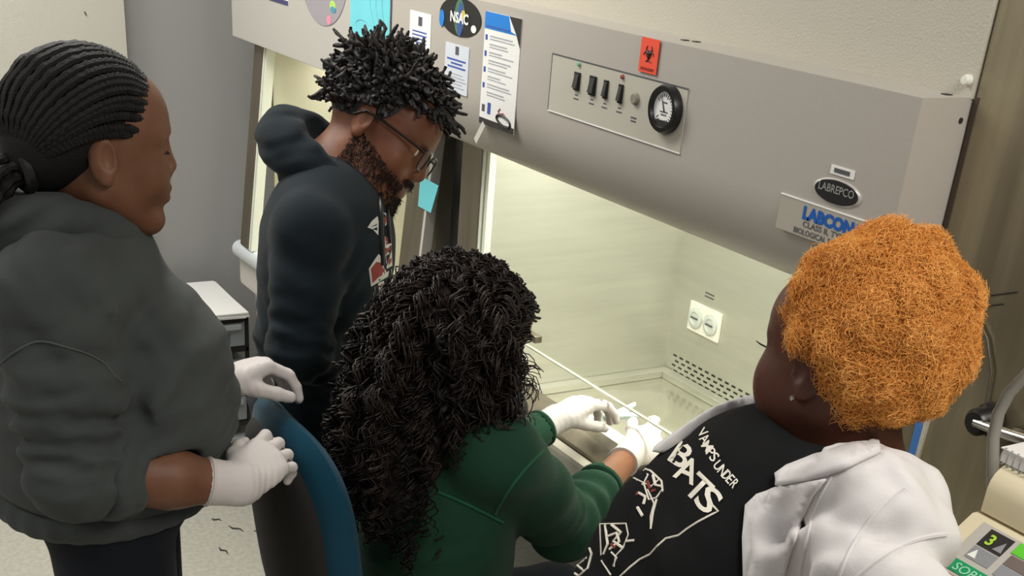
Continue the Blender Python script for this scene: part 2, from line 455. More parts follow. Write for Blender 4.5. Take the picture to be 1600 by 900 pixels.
# slots in the back wall
slot_me = None
for r in range(4):
    for c in range(44):
        x = -1.462+c*.0305+(r % 2)*.012; z = .803-r*.0155
        if slot_me is None:
            q = MB().box((-.0085, -.0006, -.0028), (.0085, .0006, .0028)).build('vent_slot', HOLE, cab); slot_me = q.data
        else: q = link('vent_slot', slot_me, None, cab)
        q.location = Vector((x, .8637, z))-Vector(cab.location)
# power outlet with two round flaps
ou = MB().box((-1.42, .855, .903), (-1.278, .864, .99), .004).build('power_outlet', WHITEP, cab)
FLAP = mat('grey_shadowed_plastic', rgb(196, 202, 196), .4)
for x in (-1.383, -1.315):
    MB().lathe([(.030, 0), (.030, .006), (.026, .009), (.018, .009), (.016, .006), (0, .006)], (x, .855, .947), (0, -1, 0), 20).build('outlet_flap', FLAP, ou, True)
    MB().box((x-.016, .8455, .945), (x+.016, .8475, .949)).build('outlet_seam', INK, ou)
for z in (1.015, 1.025): MB().box((-1.37, .863, z), (-1.33, .8638, z+.004)).build('outlet_marking', INK, cab)
# fold-down grab marks (fixtures on the side wall)
# control panel
PANEL = mat('panel_overlay', rgb(190, 186, 172), .4)
cp = MB().box((-.957, -.002, 1.613), (-.515, 0, 1.721)).build('control_panel', PANEL, cab)
MB().box((-.958, -.0025, 1.720), (-.514, -.0012, 1.7225)).build('panel_edge', INK, cp); MB().box((-.959, -.0025, 1.613), (-.9575, -.0012, 1.7225)).build('panel_edge', INK, cp)
MB().box((-.958, -.0027, 1.611), (-.514, -.0012, 1.613)).build('panel_edge', PAPER, cp)
for (x, w, h) in ((-.859, .019, .034), (-.804, .021, .036), (-.759, .013, .034), (-.710, .013, .034)):
    s = MB().box((x-w/2, -.006, 1.683-h/2), (x+w/2, -.002, 1.683+h/2), .001).build('rocker_switch', BLACKP, cp)
    MB().prism([(x-w*.36, -.006, 1.683+h*.4), (x-w*.36, -.006, 1.683-h*.4), (x-w*.36, -.011, 1.683-h*.36)], (0, 0, 0), (w*.72, 0, 0)).build('rocker', DARKG, s)
for (x, lab) in ((-.859, 'LIGHT'), (-.804, 'FAN'), (-.759, 'UV'), (-.710, 'MUTE')):
    for k, wd_ in enumerate((.010, .018)): MB().box((x-wd_/2, -.0024, 1.656-k*.0075), (x+wd_/2, -.0018, 1.6585-k*.0075)).build('panel_marking', INK, cp)
for k, wd_ in enumerate((.018, .016)): MB().box((-.662-wd_/2, -.0024, 1.646-k*.006), (-.662+wd_/2, -.0018, 1.649-k*.006)).build('panel_marking', INK, cp)
MB().lathe([(0, .007), (.0085, .007), (.0105, .005), (.0115, 0)], (-.662, -.002, 1.682), (0, -1, 0), 18).build('knob', mat('taupe_knob', rgb(140, 132, 118), .5), cp, True)
MB().lathe([(0, .006), (.003, .005), (.0045, .002), (.0045, 0)], (-.858, -.002, 1.715), (0, -1, 0), 12).build('indicator', mat('green_lens', rgb(140, 190, 160), .2), cp, True)
MB().lathe([(0, .006), (.003, .005), (.0045, .002), (.0045, 0)], (-.710, -.002, 1.713), (0, -1, 0), 12).build('indicator', mat('red_lens', rgb(150, 80, 70), .2), cp, True)
g = V(-.563, -.002, 1.680)
gb = MB().lathe([(.030, .010), (.032, .016), (.039, .016), (.042, .010), (.042, 0)], g, (0, -1, 0), 36).build('gauge', BLACKP, cp, True)
MB().lathe([(0, .009), (.031, .009), (.031, .006)], g, (0, -1, 0), 32).build('dial', PAPER, gb)
mb = MB()
for k in range(21):
    a = math.radians(-50+k*14); c, s = math.sin(a), math.cos(a)
    r0 = .021 if k % 5 else .019
    mb.tube([g+V(c*r0, -.0096, s*r0), g+V(c*.026, -.0096, s*.026)], .0006, 4)
mb.build('dial_marks', BLACKINK, gb)
for (z, w) in ((-.006, .022), (-.011, .016), (.010, .014)): MB().box(g+V(-w/2, -.0096, z), g+V(w/2, -.0092, z+.0022)).build('dial_marking', INK, gb)
MB().tube([g+V(.002, -.0102, -.004), g+V(-.010, -.0102, .02)], [.0012, .0004], 4).build('needle', BLACKINK, gb)
MB().box(g+V(-.02, -.0105, -.031), g+V(.02, -.0092, -.019), .001).build('dial_base', DARKG, gb)
# biohazard sticker
REDO = mat('orange_red_sticker', rgb(244, 84, 56), .55)
bs = MB().box((-.664, -.0035, 1.7305), (-.610, -.0028, 1.789)).build('biohazard_sticker', REDO, cab)
mb = MB(); bc = V(-.637, -.0041, 1.762)
for k in range(3):
    a = math.radians(90+120*k); o_ = bc+V(math.cos(a)*.0085, 0, math.sin(a)*.0085)
    pts = [o_+V(math.cos(a+t)*.0082, 0, math.sin(a+t)*.0082) for t in np.linspace(.75, 2*math.pi-.75, 18)-math.pi+math.pi]
    mb.tube(pts, [.0004+.0016*math.sin(math.pi*i/17) for i in range(18)], 5)
mb.tube([bc+V(math.cos(t)*.0068, 0, math.sin(t)*.0068) for t in np.linspace(0, 2*math.pi, 20)[:-1]], .0007, 5, closed=True)
mb.lathe([(.0035, .0004), (.0016, .0004)], bc, (0, -1, 0), 12)
mb.build('biohazard_symbol', BLACKINK, bs)
text_on('sticker_wording', 'BIOHAZARD', .007, (-.637, -.0036, 1.7345), (1, 0, 0), (0, 0, 1), BLACKINK, bs, .0001, 'CENTER')
# small barcode, oval and name plate
sb = MB().box((-.145, -.0016, 1.6555), (-.096, 0, 1.6685)).build('asset_label', PAPER, cab)
MB().box((-.137, -.0022, 1.659), (-.104, -.0016, 1.6655)).build('asset_number', INK, sb)
RIM = mat('silver_rim', rgb(215, 212, 204), .3, .5)
ov = MB().lathe([(0, .0022), (1, .0022), (1.06, .0008), (1.06, 0)], (-.1235, 0, 1.6305), (0, -1, 0), 40, squash=((.0495, 0, 0), (0, 0, .0185))).build('oval_badge', RIM, cab, True)
MB().lathe([(0, .0030), (.94, .0030), (.94, .002)], (-.1235, 0, 1.6305), (0, -1, 0), 40, squash=((.0495, 0, 0), (0, 0, .0185))).build('badge_field', BLACKINK, ov)
text_on('badge_wording', 'LABREPCO', .017, (-.1235, -.0031, 1.629), (1, 0, 0), (0, 0, 1), mat('silver_ink', rgb(150, 150, 146), .4), ov, .0002, 'CENTER', fitw=.076)
text_on('badge_wording', '800.521.0754', .006, (-.1235, -.0031, 1.620), (1, 0, 0), (0, 0, 1), bpy.data.materials['silver_ink'], ov, 0, 'CENTER') if False else None
npl = MB().box((-.242, -.0012, 1.548), (-.012, 0, 1.603)).build('name_plate', mat('plate_overlay', rgb(176, 171, 158), .4), cab)
MB().box((-.242, -.002, 1.602), (-.012, 0, 1.604)).build('plate_edge', PAPER, npl)
text_on('plate_wording', 'LABCONCO', .026, (-.186, -.0013, 1.577), (1, 0, 0), (0, 0, 1), mat('royal_blue_ink', rgb(24, 92, 176), .5), npl, .0016, fitw=.155)
text_on('plate_wording', 'CLASS II, TYPE A2', .0125, (-.182, -.0013, 1.5645), (1, 0, 0), (0, 0, 1), INK, npl, .0002, fitw=.12)
text_on('plate_wording', 'BIOLOGICAL SAFETY CABINET', .0125, (-.2, -.0013, 1.5515), (1, 0, 0), (0, 0, 1), INK, npl, .0002, fitw=.175)

# papers and stickers on the two hoods
def sheet(name, label, cat, x0, x1, z0, z1, m, y=0., group=None):
    p = MB().box((x0, y-.0014, z0), (x1, y-.0002, z1)).build(name, m); return tag(p, label, cat, group)
def lines_on(p, x0, x1, z0, z1, n, m=INK, y=-.0014, h=.0022, seed=1):
    rr = random.Random(seed); mb = MB()
    for k in range(n):
        z = z1-(z1-z0)*k/max(1, n-1); mb.box((x0, y-.0004, z), (x0+(x1-x0)*rr.uniform(.6, 1), y, z+h))
    return mb.build('printed_lines', m, p)
p = sheet('instruction_leaflet', 'tall white instruction leaflet with bright blue header on grey hood', 'leaflet', -1.240, -1.087, 1.538, 1.771, PAPER)
MB().box((-1.240, -.0019, 1.737), (-1.087, -.0014, 1.771)).build('blue_header', SKYB, p)
MB().box((-1.232, -.0023, 1.741), (-1.13, -.0019, 1.744)).build('header_line', BLUEINK, p)
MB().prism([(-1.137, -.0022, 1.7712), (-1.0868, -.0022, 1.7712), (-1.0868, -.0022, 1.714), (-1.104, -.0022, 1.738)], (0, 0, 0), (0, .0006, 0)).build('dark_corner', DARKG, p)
MB().prism([(-1.137, -.0028, 1.7712), (-1.104, -.0028, 1.738), (-1.125, -.0028, 1.742)], (0, 0, 0), (0, .0006, 0)).build('peeled_corner', PAPER, p)
GREYINK = mat('faint_grey_ink', rgb(176, 178, 182), .7)
for k in range(8):
    z = 1.722-k*.0165
    MB().box((-1.214, -.0019, z), (-1.214+.095-.02*(k % 3), -.0014, z+.003)).build('printed_line', GREYINK, p)
    MB().box((-1.214, -.0019, z-.0055), (-1.214+.105-.025*(k % 2), -.0014, z-.003)).build('printed_line', GREYINK, p)
    if k % 2 == 0: MB().box((-1.234, -.0019, z-.008), (-1.225, -.0014, z+.003), .0004).build('printed_icon', BLUEINK, p)
MB().box((-1.231, -.0019, 1.565), (-1.218, -.0014, 1.580)).build('printed_emblem', INK, p); MB().box((-1.206, -.0019, 1.563), (-1.192, -.0014, 1.587)).build('printed_emblem', BLUEINK, p)
mb = MB(); mb.tube([(-1.15, -.0018, 1.582), (-1.158, -.0018, 1.575), (-1.148, -.0018, 1.571), (-1.135, -.0018, 1.574), (-1.122, -.0018, 1.567)], .0018, 5); mb.build('printed_squiggle', mat('dark_red_ink', rgb(150, 70, 80), .6), p)
MB().box((-1.240, -.0019, 1.538), (-1.087, -.0014, 1.551)).build('dark_footer', DARKG, p)
mb = MB(); mb.tube([V(-1.132, -.0026, 1.559)+V(math.cos(t)*.030, 0, math.sin(t)*.010-.004*math.cos(t)) for t in np.linspace(0, 2*math.pi, 24)[:-1]], .0028, 5, closed=True); mb.build('swoosh_mark', BLACKINK, p)
p = sheet('notice_sheet', 'small pale notice with blue heading beside the tall leaflet', 'notice', -1.417, -1.304, 1.583, 1.687, mat('pale_blue_paper', rgb(208, 214, 222), .8))
MB().box((-1.368, -.0019, 1.665), (-1.352, -.0014, 1.683)).build('printed_emblem', INK, p)
for k, (a, b) in enumerate(((.01, .1), (.03, .085), (.015, .1))): MB().box((-1.417+a, -.0019, 1.652-k*.008), (-1.417+b, -.0014, 1.6555-k*.008)).build('printed_line', BLUEINK, p)
for k in range(5): MB().box((-1.40, -.0019, 1.622-k*.007), (-1.33+.01*(k % 3), -.0014, 1.6245-k*.007)).build('printed_line', GREYINK, p)
p = sheet('notice_sheet', 'small white notice partly hidden behind the twisted black hair', 'notice', -1.606, -1.495, 1.655, 1.735, PAPER)
MB().box((-1.560, -.0019, 1.705), (-1.54, -.0014, 1.725)).build('printed_emblem', INK, p)
for k in range(4): MB().box((-1.59, -.0019, 1.69-k*.008), (-1.515, -.0014, 1.693-k*.008)).build('printed_line', BLUEINK, p)
e = MB().lathe([(0, .0016), (1, .0016), (1, 0)], (-1.3555, 0, 1.7455), (0, -1, 0), 40, squash=((.098, 0, 0), (0, 0, .0405))).build('oval_sticker', BLACKINK)
tag(e, 'black oval sticker with green and blue emblem on grey hood', 'sticker')
def petal(c, w, h, y, m, par, nm):
    return MB().lathe([(0, .0004), (1, .0004), (1, 0)], c, (0, -1, 0), 24, squash=((w, 0, 0), (0, 0, h))).build(nm, m, par)
petal((-1.357, -.0017, 1.7455), .024, .0375, 0, mat('leaf_green_print', rgb(70, 120, 90), .5), e, 'emblem_leaf')
petal((-1.352, -.0022, 1.7415), .014, .036, 0, mat('deep_blue_print', rgb(56, 84, 150), .5), e, 'emblem_leaf')
petal((-1.338, -.0027, 1.753), .009, .009, 0, mat('yellow_print', rgb(214, 190, 70), .5), e, 'emblem_dot')
petal((-1.441, -.0022, 1.735), .012, .018, 0, SKYB, e, 'emblem_dot')
petal((-1.288, -.0022, 1.728), .012, .008, 0, PAPER, e, 'emblem_dot')
text_on('sticker_wording', 'NSAC', .03, (-1.355, -.0031, 1.734), (1, 0, 0), (0, 0, 1), PAPER, e, .001, 'CENTER', fitw=.085)
t = MB().box((-.0075, -.0014, -.028), (.0075, 0, .028)).build('tape_strip', mat('cloudy_tape', rgb(206, 204, 196), .3))
t.matrix_world = Matrix.Translation((-1.226, -.001, 1.523)) @ Matrix.Rotation(math.radians(38), 4, 'Y') ; t.location.y = .004; t.rotation_euler.x = -.0
t.location = (-1.233, -.0016, 1.562-.045); tag(t, 'short strip of cloudy tape under the tall leaflet', 'tape')

# ------------------------------------------------------------------ left safety cabinet
c1 = thing('biosafety_cabinet', 'narrower pale grey safety cabinet behind the standing man', 'safety cabinet', (-2.3, .5, 0))
A0, A1 = -2.911, -1.722
MB().box((A0, 0, 1.519), (A1, .16, 1.789), .003).build('hood', PAINT1, c1)
MB().box((A0, .16, 1.60), (A1, .96, 1.785)).build('plenum', PAINT1, c1)
MB().box((A0, .10, 1.7855), (A1, .135, 2.5), .002).build('upper_panel', CREAM, c1)
WARM = mat('cream_lit_steel', rgb(196, 192, 174), .45, .45, var=.08, vscale=4)
MB().box((-2.72, .06, .64), (-2.70, .86, 1.60)).build('side_wall', WARM, c1)
MB().box((-2.80, .10, .64), (-2.72, .90, 1.60)).build('outer_side', PAINT1, c1)
MB().box((-1.87, .19, .64), (-1.775, .90, 1.60)).build('side_wall', WARM, c1)
MB().box((-2.70, .86, .64), (-1.87, .90, 1.60)).build('back_wall', WARM, c1)
MB().box((-2.70, .16, 1.54), (-1.87, .86, 1.60)).build('chamber_ceiling', WHITEP, c1)
MB().box((-2.70, .06, .72), (-1.87, .86, .76)).build('work_tray', STEEL, c1)
for z in (.97,): MB().box((-2.695, .845, z), (-1.875, .86, z+.012)).build('back_ledge', LIGHTLINE, c1)
# the slanting posts either side of the opening
for (xa, xb, m) in ((-2.792, -2.712, DSTEEL), (-2.709, -2.697, LIGHTLINE), (-2.690, -2.682, LIGHTLINE)):
    MB().prism([(xa, .035, 1.519), (xb, .035, 1.519), (xb, -.035, .86), (xa, -.035, .86)], (0, 0, 0), (0, .03, 0)).build('sash_post' if m is DSTEEL else 'sash_channel', m, c1)
po = MB().prism([(-1.885, .175, 1.519), (-1.765, .175, 1.519), (-1.765, .115, .86), (-1.885, .115, .86)], (0, 0, 0), (0, .03, 0)).build('sash_post', DSTEEL, c1)
MB().prism([(-1.765, .172, 1.519), (-1.752, .172, 1.519), (-1.752, .112, .86), (-1.765, .112, .86)], (0, 0, 0), (0, .03, 0)).build('post_edge', PAINT1, c1)
MB().box((-2.70, .05, 1.05), (-1.885, .056, 1.519)).build('sash_pane', GLASS, c1)
SILL = mat('pale_armrest', rgb(196, 202, 204), .4)
MB().tube([(-2.84, -.02, .83), (-1.80, .02, .83)], .03, 16).build('armrest', SILL, c1, True)
MB().box((-2.86, -.02, .70), (-1.80, .06, .81), .015).build('front_panel', PAINT1, c1)
MB().box((-2.86, .04, .60), (-1.80, .90, .70)).build('base', PAINT1, c1)
for x in (-2.80, -1.85):
    for y in (.06, .85): MB().box((x-.03, y-.03, 0), (x+.03, y+.03, .60), .004).build('leg', CREAM, c1)
MB().tube([(-2.6, .3, 1.525), (-1.95, .3, 1.525)], .013, 12).build('fluorescent_tube', mat('lit_warm_tube', (1, .93, .74, 1), emit=7.), c1, True)
area('chamber_lamp', (-2.28, .36, 1.52), (math.radians(10), 0, 0), .75, .12, 6, (1, .97, .88))
# things on it
p = sheet('paper_notice', 'tall turquoise paper notice hanging at the edge of the left hood', 'notice', -1.960, -1.715, 1.592, 1.81, CYANP)
mb = MB()
for k in range(3): mb.tube([(-1.84+k*.035, -.0018, 1.80), (-1.835+k*.036, -.0018, 1.72), (-1.80+k*.03, -.0018, 1.66)], .0009, 4)
mb.tube([V(-1.88, -.0018, 1.67)+V(math.cos(t)*.04, 0, math.sin(t)*.012) for t in np.linspace(.2, 3.6, 12)], .0009, 4)
mb.build('pencil_marks', mat('pale_pencil', rgb(120, 180, 190), .7), p)
MB().box((-1.7165, -.0022, 1.66), (-1.709, -.0014, 1.81)).build('dark_edge', mat('plum_edge', rgb(92, 74, 88), .6), p)
n = MB().prism([V(-1.790, 0.140, 1.296), V(-1.683, 0.140, 1.293), V(-1.720, 0.140, 1.211), V(-1.798, 0.140, 1.212)], (0, 0, 0), (0, .001, 0)).build('sticky_note', CYANP)
tag(n, 'turquoise sticky note on the steel post between the cabinets', 'note')
MB().box((-1.885, .1405, 1.18), (-1.77, .150, 1.29)).build('note_backing', DSTEEL, po) if False else None
CD = mat('iridescent_disc', rgb(196, 192, 196), .12, .55, col2=rgb(186, 182, 196), vscale=3)
d = MB().lathe([(.022, .0018), (.165, .0018), (.165, .0004), (.022, .0004)], (-2.145, 0, 1.77), (0, -1, 0), 48, squash=((1, 0, 0), (0, 0, .8))).build('shiny_disc', CD)
tag(d, 'round silvery disc with coloured spots stuck on the left hood', 'disc')
petal((-2.075, -.0022, 1.695), .020, .014, 0, mat('rainbow_green', rgb(180, 220, 100), .3), d, 'rainbow_spot')
petal((-2.072, -.0026, 1.686), .018, .008, 0, mat('rainbow_teal', rgb(70, 150, 180), .3), d, 'rainbow_spot')
petal((-2.10, -.0022, 1.657), .015, .012, 0, mat('rainbow_pink', rgb(240, 140, 170), .3), d, 'rainbow_spot')
p = sheet('paper_label', 'small white label with navy edge near the disc on the left hood', 'label', -2.56, -2.405, 1.662, 1.75, PAPER)
MB().box((-2.56, -.0019, 1.662), (-2.405, -.0014, 1.674)).build('navy_edge', mat('navy_ink', rgb(66, 66, 110), .6), p)

# ------------------------------------------------------------------ drawer tower with papers
dt = thing('drawer_tower', 'plastic drawer tower with black frame and clear drawers by grey wall', 'drawers', (-2.95, -.1, 0))
DX0, DX1, DY0, DY1, DZ = -3.20, -2.80, -.26, -.01, .592
mb = MB()
mb.box((DX0, DY0, DZ-.02), (DX1, DY1, DZ), .004)
for z in (.46, .315, .17, .02): mb.box((DX0, DY0, z), (DX1, DY1, z+.02), .003)
for y in (DY0, DY1-.012):
    mb.box((DX0, y, .02), (DX0+.02, y+.012, DZ-.01)); mb.box((DX1-.012, y, .02), (DX1, y+.012, DZ-.01))
mb.build('frame', BLACKP, dt)
CLEAR = mat('smoky_clear_plastic', rgb(126, 132, 134), .25, spec=.6)
INNER = mat('stacked_contents', rgb(78, 92, 100), .7)
for z in (.482, .337, .192, .042):
    dr = MB().box((DX0+.02, DY0+.014, z), (DX1-.002, DY1-.014, z+.088), .004).build('drawer', CLEAR, dt)
    MB().box((DX1-.002, DY0+.03, z+.066), (DX1+.012, DY1-.03, z+.086), .003).build('handle', mat('grey_lip', rgb(150, 154, 156), .3) if z > .48 else bpy.data.materials['grey_lip'], dr)
    MB().box((DX1-.0022, DY0+.05, z+.012), (DX1-.0008, DY1-.07, z+.05)).build('contents', INNER, dr)
for k in range(6):
    q = MB().box((-.20, -.118, 0), (.20, .118, .0035)).build('paper_stack' if False else 'loose_paper', PAPER)
    q.location = (-2.985+.003*(k % 3), -.133+.004*((k*2) % 3-1), DZ+.0037*k+.0004); q.rotation_euler.z = .02*((k*5) % 4-1.5)
    tag(q, 'white paper sheets stacked on top of the drawer tower', 'paper', 'papers on the drawer tower')

# ------------------------------------------------------------------ steel cold-store front
sd = thing('cold_room_front', 'stained stainless steel door front right of the grey cabinet', 'steel door', (.6, .13, 0))
MB().box((.004, .105, 0), (1.5, .15, 2.5), .003).build('door_leaf', COLD, sd)
MB().box((.004, .1035, 0), (.011, .106, 1.79)).build('dark_gasket', mat('brown_gasket', rgb(66, 54, 44), .6), sd)
MB().box((.048, .1, .6), (.062, .105, 1.33)).build('blue_strip', mat('blue_strip_paint', rgb(66, 120, 190), .5), sd)
MB().box((.0625, .1, .6), (.070, .105, 1.33)).build('cream_strip', CREAM, sd)
mb = MB(); mb.tube([V(0.053, 0.100, 1.532), V(0.096, 0.100, 1.506), V(0.135, 0.100, 1.469), V(0.157, 0.100, 1.426), V(0.162, 0.100, 1.382), V(0.163, 0.100, 1.351)], .0022, 6); mb.build('curved_seam', DSTEEL, sd, True)
k = V(0.175, 0.100, 1.355)
kn = MB().lathe([(0, .035), (.016, .034), (.021, .028), (.021, .006), (.026, 0)], k, (0, -1, 0), 24).build('latch_hub', BLACKP, sd, True)
MB().tube([k+V(.0, -.03, 0), k+V(.06, -.035, .006), k+V(.16, -.035, .018)], [.007, .009, .009], 12).build('latch_lever', CHROME, sd, True)
MB().lathe([(0, .03), (.022, .026), (.030, 0)], V(0.233, 0.100, 1.333), (0, -1, 0), 20).build('lock_boss', DSTEEL, sd, True)
for (a, b) in (((1545, 462), (1590, 456)), ((1545, 478), (1566, 475))):
    mb = MB(); mb.tube([V(0.115, 0.104, 1.529) if a[1] == 462 else V(0.119, 0.104, 1.515), V(0.160, 0.104, 1.548) if a[1] == 462 else V(0.143, 0.104, 1.525)], .0012, 5); mb.build('scratch', SCUFF, sd)
h = MB(); h.tube([V(0.325, -0.020, 1.532), V(0.295, -0.020, 1.486), V(0.278, -0.020, 1.455), V(0.270, -0.020, 1.421), V(0.273, -0.020, 1.384), V(0.285, -0.020, 1.345), V(0.296, -0.010, 1.288)], .0085, 14)
tag(h.build('hose', mat('grey_rubber_hose', rgb(150, 148, 140), .45), smooth=True), 'grey rubber hose looping down in front of the steel door', 'hose')

# ------------------------------------------------------------------ bench with centrifuge
bn = thing('lab_bench', 'narrow lab bench carrying the cream centrifuge', 'bench', (.75, -.06, 0))
MB().box((.36, -.25, .88), (1.3, .09, .922), .004).build('worktop', DARKG, bn)
for x in (.38, 1.24):
    for y in (-.24, .05): MB().box((x, y, 0), (x+.04, y+.03, .88)).build('leg', DSTEEL, bn)
cf = thing('centrifuge', 'cream bench centrifuge with green name strip and grey keypad', 'centrifuge', (.7, -.09, .922))
BEIGE = mat('cream_plastic', rgb(222, 212, 180), .45)
CX0, CX1 = .374, .95
MB().prism([(0, -.262, .937), (0, -.262, 1.267), (0, -.252, 1.282), (0, -.166, 1.344), (0, .06, 1.344), (0, .06, .937)], (CX0, 0, 0), (CX1, 0, 0)).build('housing', BEIGE, cf)
lp = [(-.158, 1.348), (-.158, 1.374)]
for i in range(9):
    a = math.radians(180-i*20); lp.append((-.128+.03*math.cos(a) if i < 5 else .02+.03*math.cos(a), 1.38+.03*math.sin(a)))
lp.append((.05, 1.348))
MB().prism([(0, y, z) for y, z in lp], (CX0+.005, 0, 0), (CX1, 0, 0)).build('lid', BEIGE, cf, smooth=True)
for xx in (.40, .86):
    for yy in (-.22, .02): MB().lathe([(.015, 0), (.015, .018), (0, .018)], (xx, yy, .9222), (0, 0, 1), 12).build('foot', BLACKP, cf)
ex = V(1, 0, 0); ey = V(0, .086, .062); ey = ey/np.linalg.norm(ey); en = np.cross(ex, ey); co = V(CX0, -.252, 1.282)+ex*.006+ey*.018
def on_console(name, s0, s1, t0, t1, m, par, lift=.001, sk=0.):
    return MB().prism([co+ex*(s0)+ey*t0, co+ex*(s1)+ey*t0, co+ex*(s1+sk)+ey*t1, co+ex*(s0+sk)+ey*t1], en*0.0, en*lift).build(name, m, par)
kp = on_console('keypad', .016, .5, .0, .084, mat('grey_overlay', rgb(186, 182, 174), .5), cf)
on_console('display_window', .032, .068, .052, .080, DARKG, kp, .0018)
on_console('button', .032, .068, .030, .050, mat('slate_key', rgb(140, 142, 146), .5), kp, .0018)
on_console('green_tape', .075, .30, .064, .082, mat('lime_tape', rgb(96, 200, 52), .5), kp, .0022)
on_console('brown_key', .078, .30, .046, .062, mat('taupe_key', rgb(112, 100, 94), .5), kp, .0018)
on_console('button', .078, .30, .027, .045, bpy.data.materials['slate_key'], kp, .0018)
ns = on_console('name_strip', .026, .30, .004, .022, mat('emerald_strip', rgb(22, 150, 96), .45), kp, .0022)
text_on('name_wording', 'SORVALL', .017, co+ex*.032+ey*.0065+en*.0024, ex, ey, mat('pale_green_ink', rgb(150, 214, 180), .5), ns, .0002, fitw=.075, shear=.15)
text_on('name_wording', '| LEGEND', .014, co+ex*.115+ey*.0075+en*.0024, ex, ey, bpy.data.materials['pale_green_ink'], ns) if False else None
text_on('digit', '3', .022, co+ex*.038+ey*.058+en*.0020, ex, ey, mat('lime_digit', rgb(170, 214, 60), .5), kp, .0006)
mb = MB(); mb.prism([co+ex*.034+ey*.033+en*.0019, co+ex*.046+ey*.033+en*.0019, co+ex*.040+ey*.046+en*.0019], (0, 0, 0), en*.0005); mb.build('arrow', PAPER, kp)
mb = MB(); mb.prism([co+ex*.053+ey*.056+en*.0019, co+ex*.066+ey*.056+en*.0019, co+ex*.062+ey*.072+en*.0019], (0, 0, 0), en*.0005); mb.build('arrow', bpy.data.materials['slate_key'], kp)
nb = thing('notebook', 'spiral notebook lying on the centrifuge lid', 'notebook', (.5, -.05, 1.41))
MB().box((.370, -.136, 1.4105), (.625, .042, 1.428), .001).build('pages', PAPER, nb)
MB().box((.368, -.138, 1.428), (.627, .044, 1.4295)).build('cover', mat('pale_cover', rgb(226, 226, 222), .6), nb)
mb = MB()
for i in range(26): mb.tube([V(.375+i*.0095, -.138, 1.4195)+V(0, math.cos(t)*.006, math.sin(t)*.011) for t in np.linspace(0, 2*math.pi, 10)[:-1]], .0011, 4, closed=True)
mb.build('spiral_binding', mat('grey_wire', rgb(150, 150, 152), .4, .5), nb)

# ------------------------------------------------------------------ people: shared anatomy
def skinmat(name, c, c2): return mat(name, c, .5, col2=c2, vscale=14, bump=.12, bscale=700, sss=.0, spec=.35)
GLOVE = mat('white_nitrile', rgb(208, 201, 197), .5, bump=.25, bscale=90, spec=.3)
def cloth(name, c, var=.1, bump=.5, bscale=900, sheen=.08, rough=.9): return mat(name, c, rough, var=var, vscale=7, bump=bump, bscale=bscale, sheen=sheen, spec=.15)

def head_prims(S, c, fr, s=1., ears=(1, -1), nose=1., chin=1., off=0.):
    c = np.array(c, float)
    def L(x, y, z): return c+s*(x*fr[0]+y*fr[1]+z*fr[2])
    def E(p, r, k=.02, mode='u', R=None): S.el(L(*p), np.array(r)*s, fr if R is None else R, k*s, mode, off)
    def C(a, b, ra, rb, k=.02, mode='u'): S.rc(L(*a), L(*b), ra*s, rb*s, k*s, mode, off)
    E((0, -.012, .034), (.073, .094, .083)); E((0, .028, -.012), (.064, .066, .092), .03)
    E((0, .045, .045), (.058, .045, .05), .03)
    for q in (1, -1):
        C((q*.048, -.006, -.048), (q*.018, .062, -.094), .022, .020, .025)
        E((q*.037, .058, -.03), (.026, .026, .028), .025)
        C((q*.02, .083, .024), (q*.045, .068, .024), .008, .007, .015)
        E((q*.031, .092, .006), (.016, .012, .011), .014, 's')
        E((q*.031, .073, .005), (.0135, .0135, .0125), .004)
    E((0, .072, -.098), (.022*chin, .020, .017), .02)
    C((0, .086, .020), (0, .103*nose, -.022), .007, .0115, .012)
    for q in (1, -1): E((q*.012, .094*nose, -.027), (.010, .011, .008), .008)
    E((0, .078, -.052), (.030, .018, .022), .02)
    E((0, .092, -.0515), (.024, .0105, .0075), .006); E((0, .0905, -.065), (.021, .0105, .009), .006)
    C((-.024, .101, -.0575), (.024, .101, -.0575), .0022, .0022, .003, 's')
    for q in ears:
        ax = np.array([fr[0]*q*.94+fr[1]*-.34, fr[1]*.94+fr[0]*q*.34, fr[2]])
        E((q*.076, -.012, -.004), (.0085, .0185, .031), .006, 'u', ax); E((q*.0865, -.006, .003), (.0085, .0115, .019), .004, 's', ax)
        E((q*.079, -.008, -.028), (.0065, .0085, .0095), .006, 'u')
    return L

